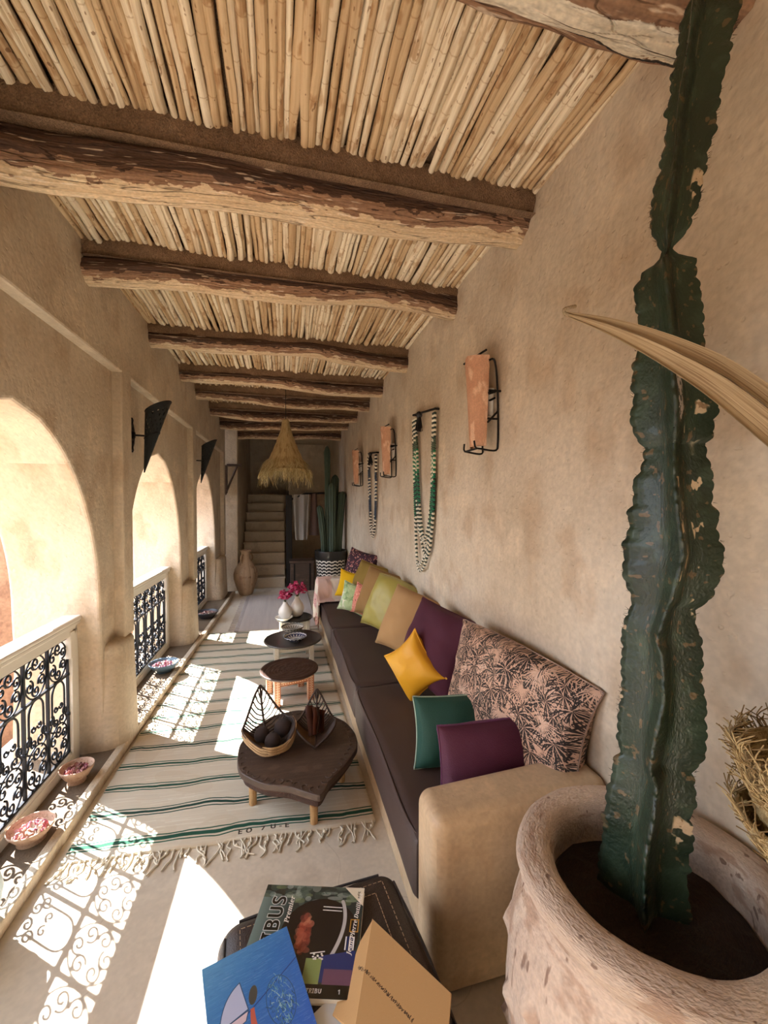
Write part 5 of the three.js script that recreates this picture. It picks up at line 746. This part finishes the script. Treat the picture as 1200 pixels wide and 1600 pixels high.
{
  // rows of [height, left edge, right edge] across the stem; rib ridge facing the room as [height, offset]
  const rows = [[0.630,-0.119,0.060],[0.666,-0.116,0.059],[0.744,-0.114,0.058],[0.822,-0.111,0.058],[0.886,-0.102,0.062],[0.942,-0.095,0.065],[0.974,-0.086,0.065],[0.998,-0.077,0.066],[1.038,-0.081,0.080],[1.090,-0.081,0.081],[1.165,-0.077,0.077],[1.210,-0.075,0.075],[1.254,-0.073,0.071],[1.306,-0.072,0.068],[1.344,-0.064,0.063],[1.366,-0.060,0.063],[1.387,-0.061,0.083],[1.434,-0.073,0.101],[1.463,-0.074,0.106],[1.493,-0.073,0.107],[1.536,-0.067,0.102],[1.580,-0.062,0.094],[1.638,-0.053,0.086],[1.688,-0.043,0.079],[1.717,-0.037,0.072],[1.728,-0.033,0.069],[1.741,-0.040,0.082],[1.775,-0.056,0.089],[1.811,-0.061,0.092],[1.854,-0.060,0.090],[1.897,-0.058,0.080],[1.941,-0.055,0.072],[1.984,-0.053,0.066],[2.043,-0.054,0.060],[2.087,-0.055,0.054],[2.115,-0.053,0.052],[2.136,-0.046,0.050],[2.147,-0.022,0.035],[2.156,-0.010,0.018],[2.168,-0.008,0.013],[2.179,-0.011,0.020],[2.195,-0.018,0.034],[2.218,-0.027,0.048],[2.252,-0.031,0.057],[2.292,-0.027,0.064],[2.331,-0.017,0.070],[2.369,-0.008,0.076],[2.420,-0.001,0.083],[2.463,-0.001,0.087],[2.510,0.006,0.095],[2.560,0.012,0.106],[2.621,0.020,0.117],[2.660,0.026,0.120],[2.72,0.05,0.10],[2.745,0.07,0.08]];
  const ridge = [[0.63,-0.022],[0.827,-0.015],[0.907,-0.006],[0.977,-0.001],[1.009,-0.017],[1.057,-0.009],[1.168,0.010],[1.271,0.005],[1.298,-0.005],[1.384,0.021],[1.494,0.041],[1.580,0.033],[1.695,0.021],[1.728,0.019],[1.810,0.023],[1.954,0.014],[2.042,0.006],[2.138,-0.005],[2.168,0.003],[2.2,0.0],[2.36,0.01],[2.5,0.02],[2.66,0.035],[2.75,0.075]];
  const at = (A, y, k) => { let i = 0; while (i < A.length - 2 && A[i + 1][0] < y) i++; return mix(A[i][k], A[i + 1][k], clamp((y - A[i][0]) / (A[i + 1][0] - A[i][0]))); };
  const t = thing('cactus', 'tall dark green jointed cactus with jagged ribs growing from the large clay pot', 'cactus', [0.845, 0, -0.755]);
  const n = V(-0.749, 0, 0.663), r = V(0.663, 0, 0.749);
  const seg = (y0, y1, name) => {
    const NR = Math.round((y1 - y0) / 0.005), NA = 72, pos = [], uv = [], idx = [];
    for (let j = 0; j <= NR; j++) { const y = mix(y0, y1, j / NR), L = at(rows, y, 1), R = at(rows, y, 2), rg = at(ridge, y, 1), c = (L + R) / 2 * 0.5 + rg * 0.5, up = y > 2.17;
      const w = (R - L) / 2, ext = [rg - c, 0, 0, 0];
      for (let i = 0; i <= NA; i++) { const a = TAU * i / NA; // ribs at a = 0 (right), 1/4 (room side), 1/2 (left), 3/4 (wall side)
        const q = (i % NA) / NA * 4, rib = Math.round(q) % 4, off = Math.abs(q - Math.round(q)) * 2, len = [R - c, 0.95 * w, c - L, 0.95 * w][rib], len0 = Math.min(R - c, c - L, w) * (up ? 0.5 : 0.42);
        const jag = 0.005 * Math.pow(Math.abs(Math.sin(y * 120 + rib * 1.7)), 0.6) * (1 - off) ** 6 + 0.006 * n3(y * 40, rib * 3, 1, 271) * (1 - off) ** 5;
        const rad = len0 + (len - len0) * Math.pow(1 - off, up ? 2.0 : 2.6) + jag; const aa = (Math.round(q) + Math.sign(q - Math.round(q)) * off / 2 ) * PI / 2;
        const wob = 0.012 * Math.sin(y * 23 + rib * 2) * (1 - off) ** 2 * w * 10 * (up ? 0.5 : 0.25);
        const cr = Math.cos(aa) * rad - Math.sin(aa) * wob, cn = Math.sin(aa) * rad + Math.cos(aa) * wob, p = r.clone().multiplyScalar(c + cr + (rib === 1 ? (rg - c) * (1 - off) * 0.6 : 0)).addScaledVector(n, cn);
        pos.push(p.x, y, p.z); uv.push(i / NA, y * 0.7); } }
    for (let j = 0; j < NR; j++) for (let i = 0; i < NA; i++) { const a = j * (NA + 1) + i, b = a + 1, c = a + NA + 1, d = c + 1; idx.push(a, c, b, b, c, d); }
    const g = new THREE.BufferGeometry(); g.setAttribute('position', new THREE.Float32BufferAttribute(pos, 3)); g.setAttribute('uv', new THREE.Float32BufferAttribute(uv, 2)); g.setIndex(idx); g.computeVertexNormals();
    return g;
  };
  const m = MP({ map: rep(T.cactus, 1, 1), roughness: 0.42, bumpMap: rep(T.rough, 2, 3), bumpScale: 0.003, clearcoat: 0.1, side: THREE.DoubleSide });
  for (const [a, b] of [[0.63, 1.0], [1.0, 1.368], [1.368, 1.73], [1.73, 2.165], [2.165, 2.745]]) mesh('stem_joint', seg(a, b), m, t);
  const sp = []; for (let k = 0; k < 420; k++) { const y = rr(0.66, 2.7), rib = [0, 1, 2][k % 3], L = at(rows, y, 1), R = at(rows, y, 2), rg = at(ridge, y, 1), c = (L + R) / 2 * 0.5 + rg * 0.5, len = [R - c, 0.95 * (R - L) / 2, c - L][rib], a = rib * PI / 2, p = r.clone().multiplyScalar(c + Math.cos(a) * len + (rib === 1 ? (rg - c) * 0.6 : 0)).addScaledVector(n, Math.sin(a) * len), d = r.clone().multiplyScalar(Math.cos(a + rr(-0.6, 0.6))).addScaledVector(n, Math.sin(a + rr(-0.6, 0.6))), e = p.clone().addScaledVector(d, rr(0.005, 0.009)); sp.push(bar([p.x, y, p.z], [e.x, y + rr(-0.004, 0.006), e.z], 0.0007, 3, 0.0002)); }
  mesh('spines', join(sp), M({ color: 0x3a2c22, roughness: 0.9 }), t).userData.kind = 'stuff';
}
{ // dried palm spathe fixed to the wall by its stalk, reaching across the cactus
  const t = thing('palm_spathe', 'long dried tan palm spathe with a pointed hooked tip crossing in front of the cactus', 'dried leaf', [1.122, 1.66, -0.60]);
  const axis = new THREE.CatmullRomCurve3([V(0.466, 1.918, -0.60), V(0.55, 1.905, -0.595), V(0.66, 1.875, -0.585), V(0.79, 1.83, -0.58), V(0.925, 1.768, -0.585), V(1.03, 1.712, -0.592), V(1.115, 1.66, -0.60)]);
  const prof = [[-1, 0.00], [-0.62, 0.42], [-0.25, 0.05], [0.05, -0.30], [0.32, 0.16], [0.62, 0.40], [1, 0.10]], N = 70;
  const strip = (a0, a1, th, ex, s) => { const pos = [], uv = [], idx = [], K = 14; for (let j = 0; j <= N; j++) { const f = j / N, p = axis.getPointAt(f), d = axis.getTangentAt(f), up = V(0, 1, 0.15).addScaledVector(d, -d.y).normalize(), o = d.clone().cross(up).normalize(), w = 0.044 * Math.pow(Math.sin(Math.min(f * 1.05, 0.9) * PI * 0.55), 1.0) * (f > 0.85 ? mix(1, 0.55, (f - 0.85) / 0.15) : 1) + 0.003;
      for (let i = 0; i <= K; i++) { const q = mix(a0, a1, (i <= K / 2 ? i : K - i) / (K / 2)), back = i > K / 2 ? th : 0; let k = 0; while (k < prof.length - 2 && prof[k + 1][0] < q) k++; const dep = mix(prof[k][1], prof[k + 1][1], clamp((q - prof[k][0]) / (prof[k + 1][0] - prof[k][0]))); const pp = p.clone().addScaledVector(up, -q * w + ex * w * Math.sin(f * PI)).addScaledVector(o, -(dep * w * 1.0) - back + 0.0015 * fb3(f * 12, q * 4, s, 281)); pos.push(pp.x - 1.122, pp.y - 1.66, pp.z + 0.60); uv.push(q * 0.3 + back * 10, f * 0.8); } }
    for (let j = 0; j < N; j++) for (let i = 0; i < K; i++) { const a = j * (K + 1) + i, b = a + 1, c = a + K + 1, e = c + 1; idx.push(a, c, b, b, c, e); }
    const g = new THREE.BufferGeometry(); g.setAttribute('position', new THREE.Float32BufferAttribute(pos, 3)); g.setAttribute('uv', new THREE.Float32BufferAttribute(uv, 2)); g.setIndex(idx); g.computeVertexNormals(); return g; };
  const m = M({ map: rep(T.dry, 3, 1), color: 0xffffff, roughness: 0.7, bumpMap: T.reedBump, bumpScale: 0.002, side: THREE.DoubleSide });
  mesh('upper_blade', strip(-1, 0.02, 0.004, -0.16, 1), m, t); mesh('lower_blade', strip(0.10, 1, 0.004, -0.22, 2), m, t);
  mesh('inner_strand', strip(-0.06, 0.14, 0.005, -0.2, 3), m, t);
  mesh('hooked_tip', tube([[-0.652, 0.256, 0], [-0.66, 0.259, 0], [-0.664, 0.262, 0.004], [-0.655, 0.265, 0.008], [-0.645, 0.268, 0.008]], 0.0028, 12, 6), m, t);
}
{ // two straw shades nested upside down, resting on the pot rim against the wall
  const mk = (label, cx, cy, cz, R, H, fr, r0 = 0.008) => {
    const t = thing('straw_shade', label, 'basket', [cx, cy, cz]), rows = []; for (let i = 0; i <= 44; i++) { const k = i / 44; rows.push([r0 + (R - r0) * Math.pow(k, 0.92), H * k]); } for (let i = 44; i >= 0; i--) { const k = i / 44; rows.push([Math.max(0.001, r0 + (R - r0) * Math.pow(k, 0.92) - 0.007), H * k + 0.004]); }
    let g = lathe(rows, 90); g = displace(g, (p) => { const a = Math.atan2(p.z, p.x), r = 1 + 0.018 * Math.sin(p.y * 300) + 0.014 * Math.sin(a * 40 + p.y * 90) + 0.02 * fb3(p.x * 18, p.y * 18, p.z * 18, 291); p.x *= r; p.z *= r; }); const uv = g.attributes.uv; for (let i = 0; i < uv.count; i++) uv.setXY(i, uv.getX(i) * 2, uv.getY(i) * 1.2);
    mesh('woven_cone', g, M({ map: rep(T.straw, 4, 4), bumpMap: rep(T.straw, 5, 7), bumpScale: 0.006, roughness: 0.9, side: THREE.DoubleSide }), t);
    const l = [[], []]; for (let k = 0; k < fr; k++) { const a = rr(0, TAU), s = rr(0.015, 0.048), y = H - 0.085 * rnd(), q = r0 + (R - r0) * y / H; l[k % 2].push(tube([V(Math.cos(a) * q, y, Math.sin(a) * q), V(Math.cos(a) * (q + 0.012), y + s * 0.5, Math.sin(a) * (q + 0.012)), V(Math.cos(a + rr(-0.25, 0.25)) * (q + rr(-0.01, 0.03)), y + s, Math.sin(a + rr(-0.2, 0.2)) * (q + rr(-0.01, 0.03)))], 0.0013, 5, 3)); }
    mesh('fringe', join(l[0]), M({ color: 0x8c7148, roughness: 0.9 }), t).userData.kind = 'stuff'; mesh('fringe', join(l[1]), M({ color: 0xbfa473, roughness: 0.9 }), t).userData.kind = 'stuff';
  };
  mk('coarse straw cone with a ragged rim, the lower one nested beside the clay pot', 0.962, 0.772, -0.5, 0.142, 0.235, 420);
  mk('darker straw cone with a torn shaggy rim, nested inside the lower straw cone', 0.965, 0.945, -0.5, 0.142, 0.18, 1300, 0.098);
}
// ---------------------------------------------------------------- the dim far end
{
  const t = thing('staircase', 'dim plastered staircase rising away at the far end of the gallery', 'stairs', [-0.35, 0, -8.0]), m = M({ map: rep(T.floor, 0.7, 0.7), bumpMap: rep(T.rough, 2, 2), bumpScale: 0.004, roughness: 0.85 });
  for (let i = 0; i < 9; i++) mesh('step', boxUV(join([box(0.80, 0.2 * (i + 1) - 0.03, 0.25, 0, (0.2 * (i + 1) - 0.03) / 2, -0.125 - 0.25 * i, 0), box(0.82, 0.03, 0.275, 0, 0.2 * (i + 1) - 0.015, -0.115 - 0.25 * i, 0.006)])), m, t);
  mesh('landing', boxUV(box(1.3, 1.8, 0.7, 0.2, 0.9, -2.6, 0)), m, t);
}
{
  const t = thing('amphora', 'tall ribbed clay amphora with two small handles standing before the dim stairs', 'vase', [-0.615, 0, -7.52]);
  let g = lathe([[0, 0], [0.1, 0], [0.115, 0.015], [0.16, 0.14], [0.2, 0.28], [0.205, 0.36], [0.18, 0.46], [0.11, 0.56], [0.075, 0.62], [0.068, 0.69], [0.085, 0.75], [0.1, 0.765], [0.1, 0.78], [0.075, 0.77], [0.055, 0.7], [0.06, 0.62], [0, 0.5]].flatMap((p, i, A) => i + 1 < A.length ? [p, [mix(p[0], A[i + 1][0], 0.5), mix(p[1], A[i + 1][1], 0.5)]] : [p]), 96);
  g = displace(g, (p) => { const a = Math.atan2(p.z, p.x), k = 1 - 0.035 * Math.pow(Math.abs(Math.cos(a * 6)), 10) * sstep(0.05, 0.15, p.y) * sstep(0.6, 0.5, p.y); p.x *= k; p.z *= k; });
  mesh('body', g, M({ map: rep(T.clay, 2, 2), color: 0xd6cbb8, roughness: 0.75 }), t);
  for (const s of [-1, 1]) mesh('handle', tube([[0.07 * s, 0.7, 0.01], [0.12 * s, 0.7, 0.02], [0.14 * s, 0.62, 0.02], [0.105 * s, 0.555, 0.01]], 0.014, 20, 8).rotateY(0.9), M({ map: rep(T.clay, 2, 2), color: 0xd6cbb8, roughness: 0.75 }), t);
}
{
  const t = thing('planter', 'black planter with rows of white chevrons behind the far arm of the banquette', 'planter', [0.84, 0, -7.25]);
  T.chev = ctex(1024, 512, (x, W, H) => { x.fillStyle = '#141212'; x.fillRect(0, 0, W, H); x.strokeStyle = '#e6e0d4'; x.lineWidth = 15; x.lineCap = 'round'; for (let c = 0; c < 14; c++) for (let r = 0; r < 11; r++) { const cx = (c + 0.5) * W / 14, cy = (r + 0.5) * H / 11, w = W / 28 - 7; x.beginPath(); x.moveTo(cx - w, cy + 12); x.quadraticCurveTo(cx - w * 0.6, cy - 12, cx, cy - 2); x.quadraticCurveTo(cx + w * 0.6, cy - 12, cx + w, cy + 12); x.stroke(); } }, true);
  { const g = lathe([[0, 0], [0.2, 0], [0.215, 0.02], [0.262, 0.62]], 64), p = g.attributes.position, uv = g.attributes.uv; for (let i = 0; i < uv.count; i++) uv.setXY(i, uv.getX(i) * 1.3, p.getY(i) / 0.62); mesh('patterned_body', g, M({ map: T.chev, roughness: 0.5 }), t); }
  mesh('black_rim', lathe([[0.262, 0.62], [0.278, 0.625], [0.284, 0.76], [0.276, 0.77], [0.262, 0.765], [0.25, 0.68], [0, 0.66]], 64), MP({ color: 0x171514, roughness: 0.35, clearcoat: 0.4 }), t);
  const c = thing('cactus', 'cluster of ribbed column cacti growing from the chevron planter', 'cactus', [0.84, 0.66, -7.25]), m = M({ color: 0x3a4838, roughness: 0.7, bumpMap: rep(T.rough, 2, 3), bumpScale: 0.003 });
  for (const [x, z, h, r, lx] of [[-0.05, 0.0, 1.95, 0.055, -0.01], [0.06, -0.06, 1.45, 0.075, 0.03], [0.13, 0.03, 1.15, 0.075, 0.08], [-0.12, 0.02, 0.9, 0.06, -0.08], [0.02, 0.1, 1.3, 0.07, 0.0]]) {
    let g = new THREE.CylinderGeometry(r, r * 0.85, h, 72, 60, true); g = displace(g, (p) => { const a = Math.atan2(p.z, p.x), k = p.y / h + 0.5, cap = Math.sqrt(clamp((1 - k) / 0.06)), q = (0.72 + 0.28 * Math.pow(Math.abs(Math.cos(a * 4)), 0.7)) * Math.min(1, cap) * (1 + 0.05 * Math.sin(k * 9 + x * 30)); p.x = p.x * q + lx * k * k; p.z *= q; }); g.translate(x, h / 2, z); mesh('stem', g, m, c);
  }
}
{
  const t = thing('stair_railing', 'dark metal handrail with a newel post at the foot of the dim stairs', 'railing', [0.135, 0, -7.96]);
  mesh('newel_post', box(0.11, 1.75, 0.11, 0, 0.875, 0, 0.01), mBlackIron, t); mesh('handrail', join([bar([0.02, 1.66, 0], [0.3, 1.78, 0], 0.018), bar([0.3, 1.78, 0], [0.995, 1.80, -0.03], 0.018)]), mBlackIron, t);
  mesh('baluster', join([0, 1, 2, 3].map((k) => bar([0.005, 0.2 + k * 0.2, -0.2 - k * 0.25], [0.005, 1.2 + k * 0.22, -0.2 - k * 0.25], 0.01))), mBlackIron, t);
}
single('hanging_cloth', displace(new THREE.BoxGeometry(0.26, 0.86, 0.012, 26, 40, 1), (p) => { p.z += 0.025 * Math.sin(p.x * 40) + 0.01 * fb3(p.x * 8, p.y * 5, 1, 301); p.x *= 1 + 0.3 * (p.y / 0.86); }).translate(0.36, 1.33, -7.93), M({ color: 0x9a948e, roughness: 0.9 }), 'grey cloth hanging from the dark handrail on the far wall', 'cloth');
single('hanging_cloth', displace(new THREE.BoxGeometry(0.15, 0.8, 0.012, 16, 40, 1), (p) => { p.z += 0.02 * Math.sin(p.x * 50); p.x *= 1 - 0.5 * (p.y / 0.8); }).translate(0.6, 1.38, -7.94), M({ color: 0x5b443a, roughness: 0.9 }), 'narrow brown cloth hanging beside the grey cloth on the far wall', 'cloth');
{
  const t = thing('chest', 'low dark wooden chest standing in the shadow below the hanging grey cloth', 'chest', [0.36, 0, -7.75]);
  mesh('body', boxUV(box(0.42, 0.5, 0.34, 0, 0.25, 0, 0.008)), mDarkWood, t); mesh('lid', boxUV(box(0.45, 0.05, 0.37, 0, 0.525, 0, 0.012)), mDarkWood, t); for (const x of [-0.14, 0.14]) mesh('iron_strap', box(0.03, 0.5, 0.012, x, 0.25, 0.172, 0.002), mBlackIron, t);
}
{
  const t = thing('wall_bracket', 'wooden bracket with a diagonal strut high on the wall left of the stairs', 'bracket', [-0.88, 2.0, -7.85]);
  mesh('shelf_arm', boxUV(box(0.26, 0.04, 0.06, 0.06, 0.28, 0.03, 0.004)), mDarkWood, t); mesh('strut', bar([-0.1, -0.25, 0.03], [0.1, 0.26, 0.03], 0.018), mDarkWood, t); mesh('back_post', boxUV(box(0.04, 0.5, 0.05, -0.08, 0.03, 0.03, 0.004)), mDarkWood, t);
}
renderer.render(scene, camera);
